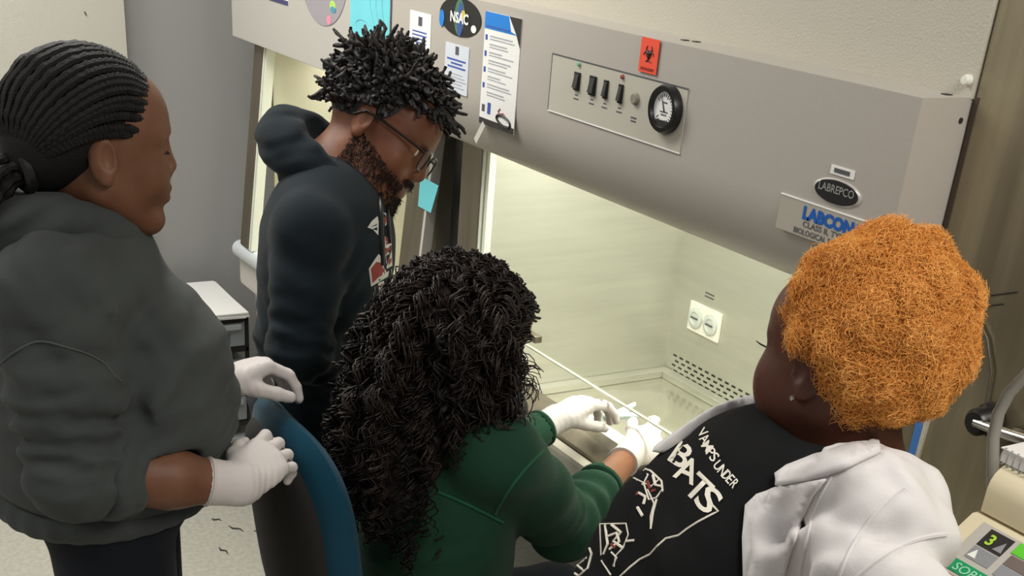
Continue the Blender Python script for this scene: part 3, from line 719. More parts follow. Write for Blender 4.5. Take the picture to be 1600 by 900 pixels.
def hand_prims(S, wrist, fwd, palm, side, curls, spread=.0, thumb=(.5, .3, .25, .9), s=1., off=0., forearm=None, fr_r=(.03, .036)):
    """wrist joint, direction of the metacarpals, direction the palm faces, side +1 thumb on the (fwd x palm) side"""
    f = np.array(fwd, float); f /= np.linalg.norm(f); p = np.array(palm, float); p -= f*(p@f); p /= np.linalg.norm(p); l = np.cross(f, p)*side
    w = np.array(wrist, float)
    S.el(w+f*.050*s, np.array([.040, .050, .0165])*s+off, np.array([l, f, p]), .012)
    S.rc(w-f*.01, w+f*.03*s, .026*s+off, .026*s+off, None or .02) if False else S.el(w, np.array([.028, .035, .022])*s+off, np.array([l, f, p]), .025)
    lat = (.030, .0105, -.010, -.029); kn = (.087, .091, .086, .077); ln = ((.042, .025, .020), (.046, .029, .021), (.043, .027, .021), (.034, .021, .018)); rr = (.0092, .0095, .009, .0078)
    for i in range(4):
        base = w+(l*lat[i]+f*kn[i])*s
        S.rc(w+(l*lat[i]*.6+f*.025)*s, base, .012*s+off, rr[i]*1.12*s+off, .012)
        a = 0.; pt = base; sp = spread*(1.5-i)/1.5
        d0 = f*math.cos(sp)+l*math.sin(sp)
        for j in range(3):
            a += curls[i][j]
            dd = d0*math.cos(a)+p*math.sin(a); nx = pt+dd*ln[i][j]*s
            S.rc(pt, nx, rr[i]*(1-.08*j)*s+off, rr[i]*(1-.08*(j+1))*s+off, .0035); pt = nx
    # thumb leaves the side of the palm near its base
    b = w+(l*.020+f*.022+p*.006)*s; out, op, c1, c2 = thumb
    d = f*math.cos(out)*math.cos(op)+l*math.sin(out)*math.cos(op)+p*math.sin(op); d /= np.linalg.norm(d)
    k1 = b+d*.042*s; S.rc(b, k1, .016*s+off, .0118*s+off, .014)
    inw = f*.8-l*.3+p*.5; inw /= np.linalg.norm(inw)
    d2 = d*(1-c1)+inw*c1; d2 /= np.linalg.norm(d2); k2 = k1+d2*.032*s; S.rc(k1, k2, .0112*s+off, .0105*s+off, .006)
    d3 = d*(1-c2)+inw*c2; d3 /= np.linalg.norm(d3); S.rc(k2, k2+d3*.025*s, .0104*s+off, .0085*s+off, .005)
    if forearm is not None: S.rc(forearm, w, fr_r[1]+off, fr_r[0]*.92+off, .02)

def shoe(S, ankle, fwd, s=1.):
    a = np.array(ankle, float); f = np.array(fwd, float); f /= np.linalg.norm(f); fl = V(a[0], a[1], 0)
    S.rc(fl+V(0, 0, .045)-f*.03, fl+V(0, 0, .036)+f*.14, .044*s, .036*s, .03); S.rc(fl+V(0, 0, .05), a, .045, .05, .03)

def ring_cuff(name, c, ax, r, thick, m, parent, squash=1.):
    ax = V(*ax)/np.linalg.norm(ax); e1 = np.cross(ax, V(.3, .4, .86)); e1 /= np.linalg.norm(e1); e2 = np.cross(ax, e1)
    mb = MB(); mb.tube([c+e1*r*math.cos(t)+e2*r*squash*math.sin(t) for t in np.linspace(0, 2*math.pi, 30)[:-1]], thick, 8, closed=True)
    return mb.build(name, m, parent, True)

NAVY = cloth('navy_trouser_cloth', rgb(24, 27, 34), .2); SHOE = mat('black_shoe', rgb(20, 20, 21), .5)

# ================================================================== woman in grey sweatshirt
def grey_woman():
    hc = V(-0.618, -1.000, 1.632)
    P = thing('person', 'woman with braided ponytail in charcoal sweatshirt and white gloves holding chair back', 'person', (hc[0], hc[1], 0))
    F = V(.317, .957, 0); F /= np.linalg.norm(F); R = np.cross(F, V(0, 0, 1)); Z = V(0, 0, 1); B = np.array([R, F, Z])
    fr = frame3(F*.94-R*.34+Z*-.06, Z)
    SK = skinmat('brown_skin', rgb(120, 81, 58), rgb(106, 69, 49)); SW = cloth('charcoal_fleece', rgb(70, 74, 73), .12)
    nb = V(-0.645, -1.019, 1.529); rs = V(-0.500, -1.106, 1.447); ls = V(-0.823, -0.968, 1.416)
    re = V(-0.451, -1.104, 1.203); rw = V(-0.435, -0.863, 1.143); le = V(-0.751, -0.942, 1.160); lw = V(-0.661, -0.820, 1.225)
    ch = V(-0.626, -1.042, 1.372); be = V(-0.644, -0.997, 1.254); hp = V(-0.681, -1.006, 1.154)
    # hands
    rh = dict(wrist=rw, fwd=V(-0.490, -0.780, 1.165)-rw, palm=V(-0.666, -0.755, 1.002)-V(-0.544, -0.796, 1.150), side=1,
              curls=((.3, .6, .5), (.4, .7, .5), (.45, .8, .5), (.5, .8, .5)), spread=.16, thumb=(.7, .15, .4, .6))
    lh = dict(wrist=lw, fwd=V(-0.675, -0.739, 1.243)-lw, palm=V(-0.647, -0.757, 1.075)-V(-0.677, -0.746, 1.197), side=-1,
              curls=((.75, .6, .3), (.75, .6, .3), (.8, .6, .3), (.8, .6, .3)), spread=.05, thumb=(.55, .55, .3, .4))
    S = SDF(); L = head_prims(S, hc, fr, 1.07, nose=.97)
    S.rc(hc-Z*.05-F*.02, nb, .054, .062, .025)
    S.rc(nb-Z*.05, be, .065, .12, .04); S.rc(be, hp, .12, .13, .05)
    for a, b, c, kw in ((rs, re, rw, rh), (ls, le, lw, lh)):
        S.rc(nb-Z*.06, a, .06, .06, .04); S.rc(a, b, .055, .046, .03); S.rc(b, b*.45+c*.55, .054, .045, .02); S.rc(b*.45+c*.55, c, .045, .029, .02)
        hand_prims(S, **kw)
    hips = [hp+R*.10-Z*.06, hp-R*.10-Z*.06]; ank = []
    for i, h in enumerate(hips):
        kn = V(h[0], h[1], .48)+F*.02; an = V(h[0], h[1], .085)-F*.02; ank.append(an); S.rc(h, kn, .085, .055, .03); S.rc(kn, an, .055, .035, .02)
    fx = ((hc[0]-.13, hc[0]+.13, .0032),); fy = ((hc[1]-.14, hc[1]+.14, .0032),); fz = ((hc[2]-.17, hc[2]+.15, .0032),)
    body = link('body', S.mesh('body', .008, (fx, fy, fz)), SK, P)
    # gloves follow the same hands a little larger
    for kw, el, nm in ((rh, re, 'near'), (lh, le, 'far')):
        G = SDF(); hand_prims(G, **kw, off=.0016); d = kw['wrist']-el; d /= np.linalg.norm(d)
        G.rc(kw['wrist']-d*.048, kw['wrist'], .0378, .0335, .014)
        G.fold(kw['wrist']+d*.03, d, .012, .0007, .05)
        link('glove', G.mesh('glove', .0028, pad=.02), GLOVE, P)
        ring_cuff('glove_cuff', kw['wrist']-d*.052, d, .0375, .0026, GLOVE, P)
    # trousers and shoes
    T = SDF(); T.el(hp-Z*.03, (.205, .185, .14), B, .04)
    for h, an in zip(hips, ank):
        kn = V(h[0], h[1], .48)+F*.02; T.rc(h, kn, .105, .08, .04); T.rc(kn, an+Z*.02, .08, .065, .03)
    link('trousers', T.mesh('trousers', .009), NAVY, P)
    for an in ank:
        q = SDF(); shoe(q, an, F); link('shoe', q.mesh('shoe', .007), SHOE, P)
    # sweatshirt
    S = SDF()
    S.el(ch, (.200, .115, .165), B, .05); S.el(ch+F*.05-Z*.08, (.15, .112, .08), B, .06)
    S.el(be+F*.01, (.225, .185, .19), B, .08); S.el(hp+Z*.03, (.22, .19, .12), B, .06); S.el(hp-Z*.035, (.222, .197, .065), B, .04)
    S.rc(nb-Z*.055, rs+Z*.0, .075, .078, .06); S.rc(nb-Z*.055, ls, .075, .078, .06)
    m1 = rs*.45+re*.55
    S.rc(rs, m1, .084, .080, .018, rip=(.004, 1.6, .4, 1.2)); S.rc(m1, re, .076, .070, .02, rip=(.007, 3., 1., 1.1))
    d = rw-re; S.rc(re, re+d*.24, .069, .060, .025, rip=(.005, 1.8, .3, .9))
    S.rc(ls, le, .08, .068, .04); d2 = lw-le; S.rc(le, le+d2*.75, .064, .050, .02)
    # cut the sleeve opening
    S.rc(re+d*.33, re+d*.62, .052, .050, .004, 's')
    S.rc(V(-0.440, -1.004, 1.455), V(-0.433, -1.003, 1.372), .012, .018, .025, 's'); S.rc(V(-0.433, -1.003, 1.372), V(-0.420, -1.020, 1.280), .018, .016, .025, 's')
    # folds
    S.fold(rs*.3+re*.7, (re-rs), .045, .005, .12, .9); S.fold(rs*.6+ch*.4+F*.07-Z*.06, F*.6-Z*.8, .07, .006, .12, .8, 1.)
    S.fold(be+F*.15-Z*.02, Z*.9+F*.2, .12, .005, .16, .7, 2.); S.fold(hp+F*.1+Z*.06, Z, .06, .005, .18, 1., .5); S.fold(ch+R*.16+F*.03, R*.2+F*.6+Z*.5, .08, .006, .13, 1., .2)
    S.fold(rs+Z*.02, F*.8+Z*.4, .07, .004, .1, .8, .7)
    S.el(nb+Z*.10+F*.015, (.070, .078, .10), frame3(F, Z), .012, 's')
    sw = link('sweatshirt', S.mesh('sweatshirt', .0062), SW, P)
    C = SDF(); n_ = d/np.linalg.norm(d); e1 = np.cross(n_, Z); e1 /= np.linalg.norm(e1); e2 = np.cross(n_, e1); cc = re+d*.31
    for i in range(20):
        q_ = lambda i: cc+n_*(.006*math.sin(i*.9))+(e1*math.cos(i*math.pi/10)+e2*math.sin(i*math.pi/10))*.049
        C.rc(q_(i), q_(i+1), .0125, .0125, .008); C.rc(q_(i)-n_*.022+(e1*math.cos(i*math.pi/10)+e2*math.sin(i*math.pi/10))*.008, q_(i+1)-n_*.022+(e1*math.cos((i+1)*math.pi/10)+e2*math.sin((i+1)*math.pi/10))*.008, .014, .014, .01)
    link('rolled_cuff', C.mesh('rolled_cuff', .0045), SW, sw)
    # thick collar of the hood lying round the neck
    C = SDF(); n = 22
    ctr = nb+Z*.020-F*.008
    for i in range(n):
        t0, t1 = 2*math.pi*i/n, 2*math.pi*(i+1)/n
        def q(t):
            b = .5-.5*math.sin(t)
            return ctr+R*.092*math.cos(t)+F*((.098 if math.sin(t) < 0 else .062)*math.sin(t)-.012*b)+Z*(-.034*max(0, math.sin(t))-.022*b)
        C.rc(q(t0), q(t1), .026+.016*(.5-.5*math.sin(t0)), .026+.016*(.5-.5*math.sin(t1)), .02)
    C.el(ctr-F*.11-Z*.06, (.10, .05, .05), B, .04)
    C.fold(ctr-F*.05+R*.08, Z*.8-F*.4, .05, .004, .1, .7)
    link('hood_collar', C.mesh('hood_collar', .0055), SW, P)
    # shoulder seam and hem band
    bv = bvh_of(sw); tc = bpy.data.objects
    def on_cloth(pts, dirn, lift=.001):
        d_ = Vector(dirn).normalized(); out = []
        for p in pts:
            h = bv.ray_cast(Vector(p)-d_*.35, d_, 1.)
            if h[0] is not None: out.append(h[0]-d_*lift)
        return out
    seam = on_cloth([rs+F*(.10*t)-Z*(.03+.015*t*t*6)+R*.05 for t in np.linspace(-.9, .9, 20)], -R)
    if len(seam) > 3: mb = MB(); mb.tube(seam, .0016, 5); mb.build('shoulder_seam', cloth('charcoal_seam', rgb(86, 90, 88), .05), sw)
    C = SDF(); hb = hp+Z*-.075
    for i in range(30):
        t0, t1 = 2*math.pi*i/30, 2*math.pi*(i+1)/30
        q = lambda t: hb+R*.195*math.cos(t)+F*(.168*math.sin(t))+Z*(.012*math.sin(t))
        C.rc(q(t0), q(t1), .026, .026, .012)
    link('hem_band', C.mesh('hem_band', .0065), SW, sw)
    # eyes, brow
    for q in (1, -1):
        MB().lathe([(0, .0128), (.006, .0113), (.0113, .006), (.0128, 0), (.0113, -.006), (0, -.0128)], L(q*.031, .0735, .005), fr[1], 14).build('eye', mat('eye_white', rgb(210, 200, 190), .3) if q == 1 else bpy.data.materials['eye_white'], P, True)
        mb = MB(); mb.tube([L(q*x, y, z) for x, y, z in ((.012, .091, .024), (.028, .089, .031), (.048, .073, .028))], [.002, .0034, .0016], 6); mb.build('eyebrow', mat('black_brow', rgb(22, 17, 15), .8) if q == 1 else bpy.data.materials['black_brow'], P)
        mb = MB(); mb.tube([L(q*x, y, z) for x, y, z in ((.018, .0885, .002), (.031, .0905, -.001), (.045, .079, .002))], [.0008, .0016, .0012], 5); mb.build('eyelashes', bpy.data.materials['black_brow'], P)
    # braids: rows from the hairline back to the tie
    HB = mat('black_braid', rgb(20, 18, 18), .6, bump=.5, bscale=420, spec=.3)
    H = SDF(); H.el(L(0, -.020, .038), np.array([.078, .097, .086])*1.07, fr, .01); H.el(L(0, -.075, .0), np.array([.06, .05, .06])*1.07, fr, .03)
    H.el(L(0, .105, -.03), np.array([.12, .10, .10])*1.07, fr, .01, 's')
    for q in (1, -1): H.el(L(q*.085, .01, -.02), np.array([.03, .045, .05])*1.07, fr, .01, 's')
    hair = link('hair', H.mesh('hair', .005), HB, P)
    tie = V(-0.594, -1.110, 1.611)
    tl = np.array([(tie-hc)@fr[i] for i in range(3)])/1.07
    rr = random.Random(3)
    for i in range(23):
        a = -1.42+2.84*i/22           # across the hairline
        st = np.array([.076*math.sin(a), .050+.040*math.cos(a)*(1 if abs(a) < 1.0 else .8)-.05*max(0, abs(a)-.9), .015+.085*max(0, math.cos(a))+rr.uniform(-.004, .004)])
        pts = []
        for t in np.linspace(0, 1, 22):
            g = st*(1-t)+tl*t
            g = g+np.array([.022*math.sin(a)*math.sin(math.pi*t), 0, .05*math.sin(math.pi*t)*(.35+.65*math.cos(a))])
            v = g-np.array([0, -.020, .036]); e = np.array([.078, .100, .088]); kk = math.sqrt(((v/e)**2).sum())
            if t < .86: v = v/kk*1.045 if kk > 1e-6 else v
            else: v = v*((1-(t-.86)/.14)*(1.045/kk)+((t-.86)/.14))
            pts.append(L(*(v+np.array([0, -.020, .036]))))
        # resample and plait
        pts = np.array(pts); n = 90; tt = np.linspace(0, 21, n); pp = np.array([[np.interp(x, range(22), pts[:, c]) for c in range(3)] for x in tt])
        mb = MB(); mb.tube(pp, [.0066+.0009*math.sin(x*9.5)-.003*max(0, 1-x/2) for x in tt], 7); mb.build('braid', HB, hair, True)
    ring_cuff('hair_tie', tie, tie-hc, .027, .010, BLACKP, P)
    for i in range(14):
        a = 2*math.pi*i/14; r0 = .012+.012*(i % 2); of = R*math.cos(a)*r0+Z*math.sin(a)*r0
        p0 = tie+of*.6; p1 = tie-F*.055+of*1.6-Z*.01; p2 = tie-F*.075+of*1.9-Z*.12; p3 = tie-F*.062+of*1.6-Z*(.27+.03*math.sin(i*2.1))
        pts = [p0*(1-t)**3+3*p1*t*(1-t)**2+3*p2*t*t*(1-t)+p3*t**3 for t in np.linspace(0, 1, 60)]
        mb = MB(); mb.tube(pts, [.0068+.0013*math.sin(j*.95) for j in range(60)], 7); mb.build('braid', HB, hair, True)
    return P
grey_woman()

# ================================================================== man in navy hoodie
def hoodie_man():
    hc = V(-1.074, -0.330, 1.559)
    P = thing('person', 'man with short black twists and glasses in navy hooded sweatshirt looking down', 'person', (hc[0], hc[1], 0))
    F = V(.66, .75, 0); F /= np.linalg.norm(F); R = np.cross(F, V(0, 0, 1)); Z = V(0, 0, 1); B = np.array([R, F, Z])
    fr = frame3(V(.64, .57, -.46), V(0, .5, .85)); s = 1.16
    SK = skinmat('warm_brown_skin', rgb(124, 76, 50), rgb(100, 60, 40)); HD = cloth('navy_fleece', rgb(27, 35, 40), .15)
    nb = V(-1.091, -0.412, 1.483); rs = V(-0.920, -0.540, 1.403); ls = V(-1.193, -0.337, 1.401); re = V(-0.887, -0.582, 1.184); rw = V(-1.013, -0.400, 1.055); le = V(-1.211, -0.313, 1.158); lw = V(-1.044, -0.332, 1.087)
    ch = V(-1.045, -0.453, 1.327); wa = V(-1.078, -0.459, 1.141); hp = V(-1.088, -0.473, 0.931)
    S = SDF(); L = head_prims(S, hc, fr, s)
    S.rc(L(0, -.02, -.03), nb-Z*.02, .060, .066, .03)
    S.rc(nb-Z*.05, wa, .10, .11, .05); S.rc(wa, hp, .11, .12, .05)
    curl = ((.5, .7, .5),)*4
    hands = (dict(wrist=rw, fwd=lw-rw+V(.02, .04, -.03), palm=-F*.6-Z*.4+R*-.2, side=1, curls=curl), dict(wrist=lw, fwd=rw-lw+V(.03, .06, -.03), palm=-F*.7-Z*.3, side=-1, curls=curl))
    for a, b, c, kw in ((rs, re, rw, hands[0]), (ls, le, lw, hands[1])):
        S.rc(nb-Z*.06, a, .06, .06, .04); S.rc(a, b, .05, .042, .03); S.rc(b, c, .042, .027, .02); hand_prims(S, **kw)
    hips = [hp+R*.09-Z*.05, hp-R*.09-Z*.05]; ank = []
    for h in hips:
        kn = V(h[0], h[1], .50)+F*.02; an = V(h[0], h[1], .085)-F*.02; ank.append(an); S.rc(h, kn, .08, .05, .03); S.rc(kn, an, .05, .033, .02)
    fx = ((hc[0]-.15, hc[0]+.15, .0038),); fy = ((hc[1]-.15, hc[1]+.15, .0038),); fz = ((hc[2]-.17, hc[2]+.15, .0038),)
    link('body', S.mesh('body', .008, (fx, fy, fz)), SK, P)
    T = SDF(); T.el(hp-Z*.02, (.165, .13, .13), B, .04)
    for h, an in zip(hips, ank):
        kn = V(h[0], h[1], .50)+F*.02; T.rc(h, kn, .092, .072, .04); T.rc(kn, an+Z*.02, .072, .06, .03)
    link('trousers', T.mesh('trousers', .009), cloth('black_trouser_cloth', rgb(17, 19, 23), .2), P)
    for an in ank: q = SDF(); shoe(q, an, F); link('shoe', q.mesh('shoe', .007), SHOE, P)
    # hooded sweatshirt
    S = SDF()
    S.el(ch, (.185, .135, .19), B, .05); S.el(wa, (.165, .128, .20), B, .06); S.el(hp+Z*.06, (.168, .130, .13), B, .05)
    S.rc(nb-Z*.05, rs, .06, .07, .05); S.rc(nb-Z*.05, ls, .06, .07, .05)
    m = rs*.5+re*.5; S.rc(rs, m, .070, .066, .02, rip=(.003, 1.5, .2, 1.2)); S.rc(m, re, .066, .060, .02, rip=(.004, 2.4, 1.2, 1.)); S.rc(re, rw, .062, .043, .02, rip=(.005, 4.2, .3, 1.))
    S.rc(ls, le, .068, .06, .03); S.rc(le, lw, .058, .042, .02, rip=(.004, 3.5, .3, 1.))
    S.fold(re+F*.02, re-rs, .05, .005, .1, .9); S.fold(wa+R*.05, Z*.8+F*.3, .09, .006, .16, .9, 1.); S.fold(rs*.5+ch*.5+F*.05-Z*.05, F*.7-Z*.6, .07, .005, .1, .8)
    S.fold(hp+Z*.08, Z, .07, .006, .17, 1., 2.); S.fold(wa-F*.1+R*.05, Z*.9-F*.2, .10, .006, .14, 1., .4)
    S.el(nb+Z*.09+F*.02, (.062, .07, .10), B, .012, 's')
    sw = link('hooded_sweatshirt', S.mesh('hooded_sweatshirt', .0062), HD, P)
    C = SDF(); ctr = V(-1.087, -0.425, 1.484); n = 24
    def q(t):
        b = .5-.5*math.sin(t)
        return ctr+R*.088*math.cos(t)+F*(.088*math.sin(t)-.014*b)+Z*(-.042*math.sin(t)-.004+.018*b)
    for i in range(n):
        t0, t1 = 2*math.pi*i/n, 2*math.pi*(i+1)/n; g = lambda t: .022+.026*(.5-.5*math.sin(t))
        C.rc(q(t0), q(t1), g(t0), g(t1), .02)
    C.el(V(-1.130, -0.458, 1.477), (.105, .052, .075), frame3(F+Z*.4, Z), .03); C.el(V(-1.111, -0.482, 1.509), (.085, .035, .035), frame3(F, Z), .02)
    C.fold(V(-1.110, -0.485, 1.503), Z*.9-F*.3, .055, .006, .10, .8, .8); C.fold(V(-1.024, -0.432, 1.506), Z*.9+F*.5, .05, .004, .08, .8)
    C.el(nb+Z*.10+F*.01, (.066, .078, .10), B, .012, 's')
    link('hood', C.mesh('hood', .0058), HD, P)
    for (a, b, c) in ((V(-0.871, -0.421, 1.488), V(-0.841, -0.430, 1.431), V(-0.823, -0.435, 1.356)), (V(-0.937, -0.377, 1.467), V(-0.913, -0.382, 1.423), V(-0.889, -0.389, 1.379))):
        bv = bvh_of(sw); d = Vector(V(-0.573, -0.560, 1.473)-V(0.329, -0.993, 1.736)).normalized(); pts = []
        for t in np.linspace(0, 1, 16):
            p = Vector(a*(1-t)**2+2*b*t*(1-t)+c*t*t)
            hit = bv.ray_cast(p-d*.5, d, 2.); pts.append((hit[0]-d*.005) if hit[0] is not None else p)
        mb = MB(); mb.tube(pts, .0045, 8); mb.build('drawstring', BLACKP, P, True)
    # chest print
    bv = bvh_of(sw); dv = V(-0.565, -0.567, 1.454)-V(0.333, -0.996, 1.727)
    PW = mat('white_print', rgb(214, 212, 206), .8); PR = mat('brick_red_print', rgb(150, 62, 58), .8)
    def patch(pts, m, lift, nm='chest_print'):
        me = bpy.data.meshes.new(nm); bm = bmesh.new(); bm.faces.new([bm.verts.new(p) for p in pts]); bmesh.ops.triangulate(bm, faces=bm.faces); bm.to_mesh(me); bm.free()
        return link(nm, drape(me, bv, dv, lift, .6), m, sw)
    patch([V(-0.596, -0.574, 1.494), V(-0.597, -0.566, 1.504), V(-0.596, -0.556, 1.512), V(-0.591, -0.556, 1.504), V(-0.581, -0.561, 1.484), V(-0.590, -0.567, 1.492)], PW, .0014, 'hawk_emblem')
    patch([V(-0.594, -0.571, 1.495), V(-0.590, -0.558, 1.501), V(-0.590, -0.561, 1.498)], HD, .002, 'hawk_emblem'); patch([V(-0.590, -0.568, 1.492), V(-0.588, -0.560, 1.496), V(-0.585, -0.561, 1.491)], HD, .002, 'hawk_emblem')
    patch([V(-0.594, -0.547, 1.518), V(-0.590, -0.542, 1.517), V(-0.585, -0.540, 1.511), V(-0.581, -0.543, 1.503), V(-0.583, -0.549, 1.498), V(-0.585, -0.545, 1.506), V(-0.589, -0.544, 1.513)], PW, .0014, 'hawk_emblem')
    patch([V(-0.590, -0.547, 1.512), V(-0.587, -0.544, 1.511), V(-0.584, -0.546, 1.504), V(-0.585, -0.549, 1.501)], PR, .002, 'hawk_emblem')
    # slanted block lettering: white backing with red faces
    patch([V(-0.564, -0.585, 1.434), V(-0.566, -0.573, 1.449), V(-0.567, -0.566, 1.457), V(-0.562, -0.563, 1.452), V(-0.553, -0.563, 1.438), V(-0.547, -0.560, 1.431), V(-0.545, -0.552, 1.436), V(-0.541, -0.553, 1.429), V(-0.545, -0.569, 1.419), V(-0.549, -0.587, 1.408), V(-0.556, -0.586, 1.419)], PW, .0014)
    patch([V(-0.563, -0.582, 1.434), V(-0.563, -0.572, 1.445), V(-0.558, -0.565, 1.444), V(-0.551, -0.563, 1.435), V(-0.547, -0.563, 1.429), V(-0.550, -0.574, 1.422), V(-0.550, -0.584, 1.413), V(-0.556, -0.583, 1.423)], PR, .002)
    patch([V(-0.575, -0.552, 1.483), V(-0.569, -0.543, 1.483), V(-0.547, -0.550, 1.441), V(-0.549, -0.559, 1.436), V(-0.560, -0.557, 1.455)], PW, .0014)
    for v in ((372, 381), (385, 397), (402, 408)): pass
    patch([V(-0.574, -0.552, 1.482), V(-0.570, -0.545, 1.482), V(-0.565, -0.545, 1.474), V(-0.567, -0.553, 1.471)], PR, .002); patch([V(-0.566, -0.555, 1.466), V(-0.562, -0.546, 1.469), V(-0.557, -0.547, 1.460), V(-0.560, -0.556, 1.456)], PR, .002); patch([V(-0.556, -0.554, 1.451), V(-0.553, -0.549, 1.453), V(-0.548, -0.551, 1.443), V(-0.550, -0.556, 1.440)], PR, .002)
    patch([V(-0.546, -0.576, 1.414), V(-0.543, -0.567, 1.418), V(-0.530, -0.569, 1.397), V(-0.529, -0.576, 1.387), V(-0.531, -0.578, 1.388)], PW, .0014); patch([V(-0.543, -0.572, 1.413), V(-0.541, -0.569, 1.414), V(-0.536, -0.569, 1.406), V(-0.538, -0.573, 1.404)], PR, .002)
    # beard, brows, eyes, glasses
    DB = mat('dark_beard', rgb(36, 24, 19), .85, bump=.8, bscale=500)
    bo = [o for o in P.children if o.name.startswith('body')][0].data
    cv = np.array([v.co[:] for v in bo.vertices]); cn = np.array([v.normal[:] for v in bo.vertices]); dl = (cv-hc)/s; lx, ly, lz = np.abs(dl@fr[0]), dl@fr[1], dl@fr[2]
    reg = (ly > -.012) & (lz > -.135) & (lz < -.022-.30*np.maximum(0, ly)+.014*(lx < .03)) & (lx < .075) & (ly < .13) & ~((lx < .022) & (ly > .082) & (lz > -.073) & (lz < -.050)) & (np.linalg.norm(dl, axis=1) < .16)
    ids = np.where(reg)[0]; rb = np.random.default_rng(8); ids = rb.choice(ids, min(4200, len(ids)*2)); t3 = np.linspace(0, 1, 4)
    gd = -fr[2]*.7+fr[1]*.25
    PB = cv[ids][:, None]+cn[ids][:, None]*(.0045*t3)[None, :, None]-cn[ids][:, None]*.001+(gd[None]+rb.normal(size=(len(ids), 3))*.5)[:, None]*(.005*t3*t3)[None, :, None]+rb.normal(size=(len(ids), 1, 3))*.0012
    link('beard', strands('beard', PB, np.full((len(ids), 4), .0009)*(1-.6*t3)[None], 3), DB, P)
    for q in (1, -1):
        mb = MB(); mb.tube([L(q*x, y, z) for x, y, z in ((.012, .092, .024), (.028, .089, .030), (.048, .073, .026))], [.002, .0038, .0018], 6); mb.build('eyebrow', DB, P)
        MB().lathe([(0, .0128*s), (.006*s, .0113*s), (.0113*s, .006*s), (.0128*s, 0), (0, -.0128*s)], L(q*.031, .0738, .005), fr[1], 14).build('eye', bpy.data.materials['eye_white'], P, True)
    G = link('glasses', MB().tube([L(.010, .104, .010), L(0, .107, .013), L(-.010, .104, .010)], .0018, 8).build('bridge', BLACKP, P, True).data, BLACKP, P)
    bpy.data.objects.remove([o for o in bpy.data.objects if o.name == 'bridge'][0])
    for q in (1, -1):
        rim = [L(q*(.035+.025*np.sign(math.cos(t))*abs(math.cos(t))**.6), .1035-.010*abs(.035+.025*math.cos(t)-.03)*20*.03, .002+.018*np.sign(math.sin(t))*abs(math.sin(t))**.6) for t in np.linspace(0, 2*math.pi, 33)[:-1]]
        mb = MB(); mb.tube(rim, .0020, 6, closed=True); mb.build('rim', BLACKP, G, True)
        mb = MB(); c = sum(rim)/len(rim); me = bpy.data.meshes.new('lens'); bm = bmesh.new(); bm.faces.new([bm.verts.new(p) for p in rim]); bm.to_mesh(me); bm.free(); link('lens', me, GLASS, G)
        mb = MB(); mb.tube([L(q*.060, .100, .012), L(q*.070, .085, .013), L(q*.082, .02, .012), L(q*.084, -.012, .010), L(q*.080, -.03, -.008)], .0026, 8); mb.build('temple_arm', BLACKP, G, True)
    # hair: short twists over a close cap
    HB = mat('black_twists', rgb(30, 27, 27), .6, bump=.8, bscale=350, attr=rgb(52, 48, 47))
    H = SDF(); H.el(L(0, -.014, .040), np.array([.079, .100, .086])*s, fr, .01); H.el(L(0, .100, -.040), np.array([.12, .082, .090])*s, fr, .008, 's')
    for q in (1, -1): H.el(L(q*.085, -.002, -.03), np.array([.03, .045, .042])*s, fr, .008, 's')
    H.el(L(0, -.08, -.085), np.array([.09, .06, .05])*s, fr, .008, 's')
    cap = H.mesh('hair', .005)
    N, K = 1050, 10; rg = np.random.default_rng(5); Pn = []; Rn = []; rnd = []
    while len(Pn) < N:
        u = rg.normal(size=3); u /= np.linalg.norm(u)
        if u[2] < -.5: continue
        if u[1] > .35 and u[2] < .42-.15*(abs(u[0])): continue
        if abs(u[0]) > .6 and u[2] < -.2 and u[1] > -.3: continue
        root = np.array([0, -.014, .040])+u*np.array([.077, .098, .084])
        ln = rg.uniform(.020, .034)*(1.05 if u[2] > .3 else .68)*(1.35 if rg.uniform() > .95 else 1); bend = rg.normal(size=3)*.55; side = np.cross(u, rg.normal(size=3)); side /= np.linalg.norm(side)
        hang = np.array([0, .35, -.55]) if u[1] > .3 else np.array([0, -.1, -.25])
        pts = []
        for j in range(K):
            t = j/(K-1); d = u*t*ln+(bend+hang)*ln*.62*t*t+side*.004*math.sin(t*11+ln*900)
            pts.append(L(*(root+d)))
        Pn.append(pts); tt = np.linspace(0, 1, K)
        Rn.append((.0046+.0009*np.sin(tt*26+ln*500))*s*(1-.45*tt**3)); rnd.append(rg.uniform(0, 1))
    me = strands('twists', np.array(Pn), np.array(Rn), 6, np.array(rnd))
    link('hair', merge_meshes('hair', [cap, me]), HB, P)
    return P
hoodie_man()

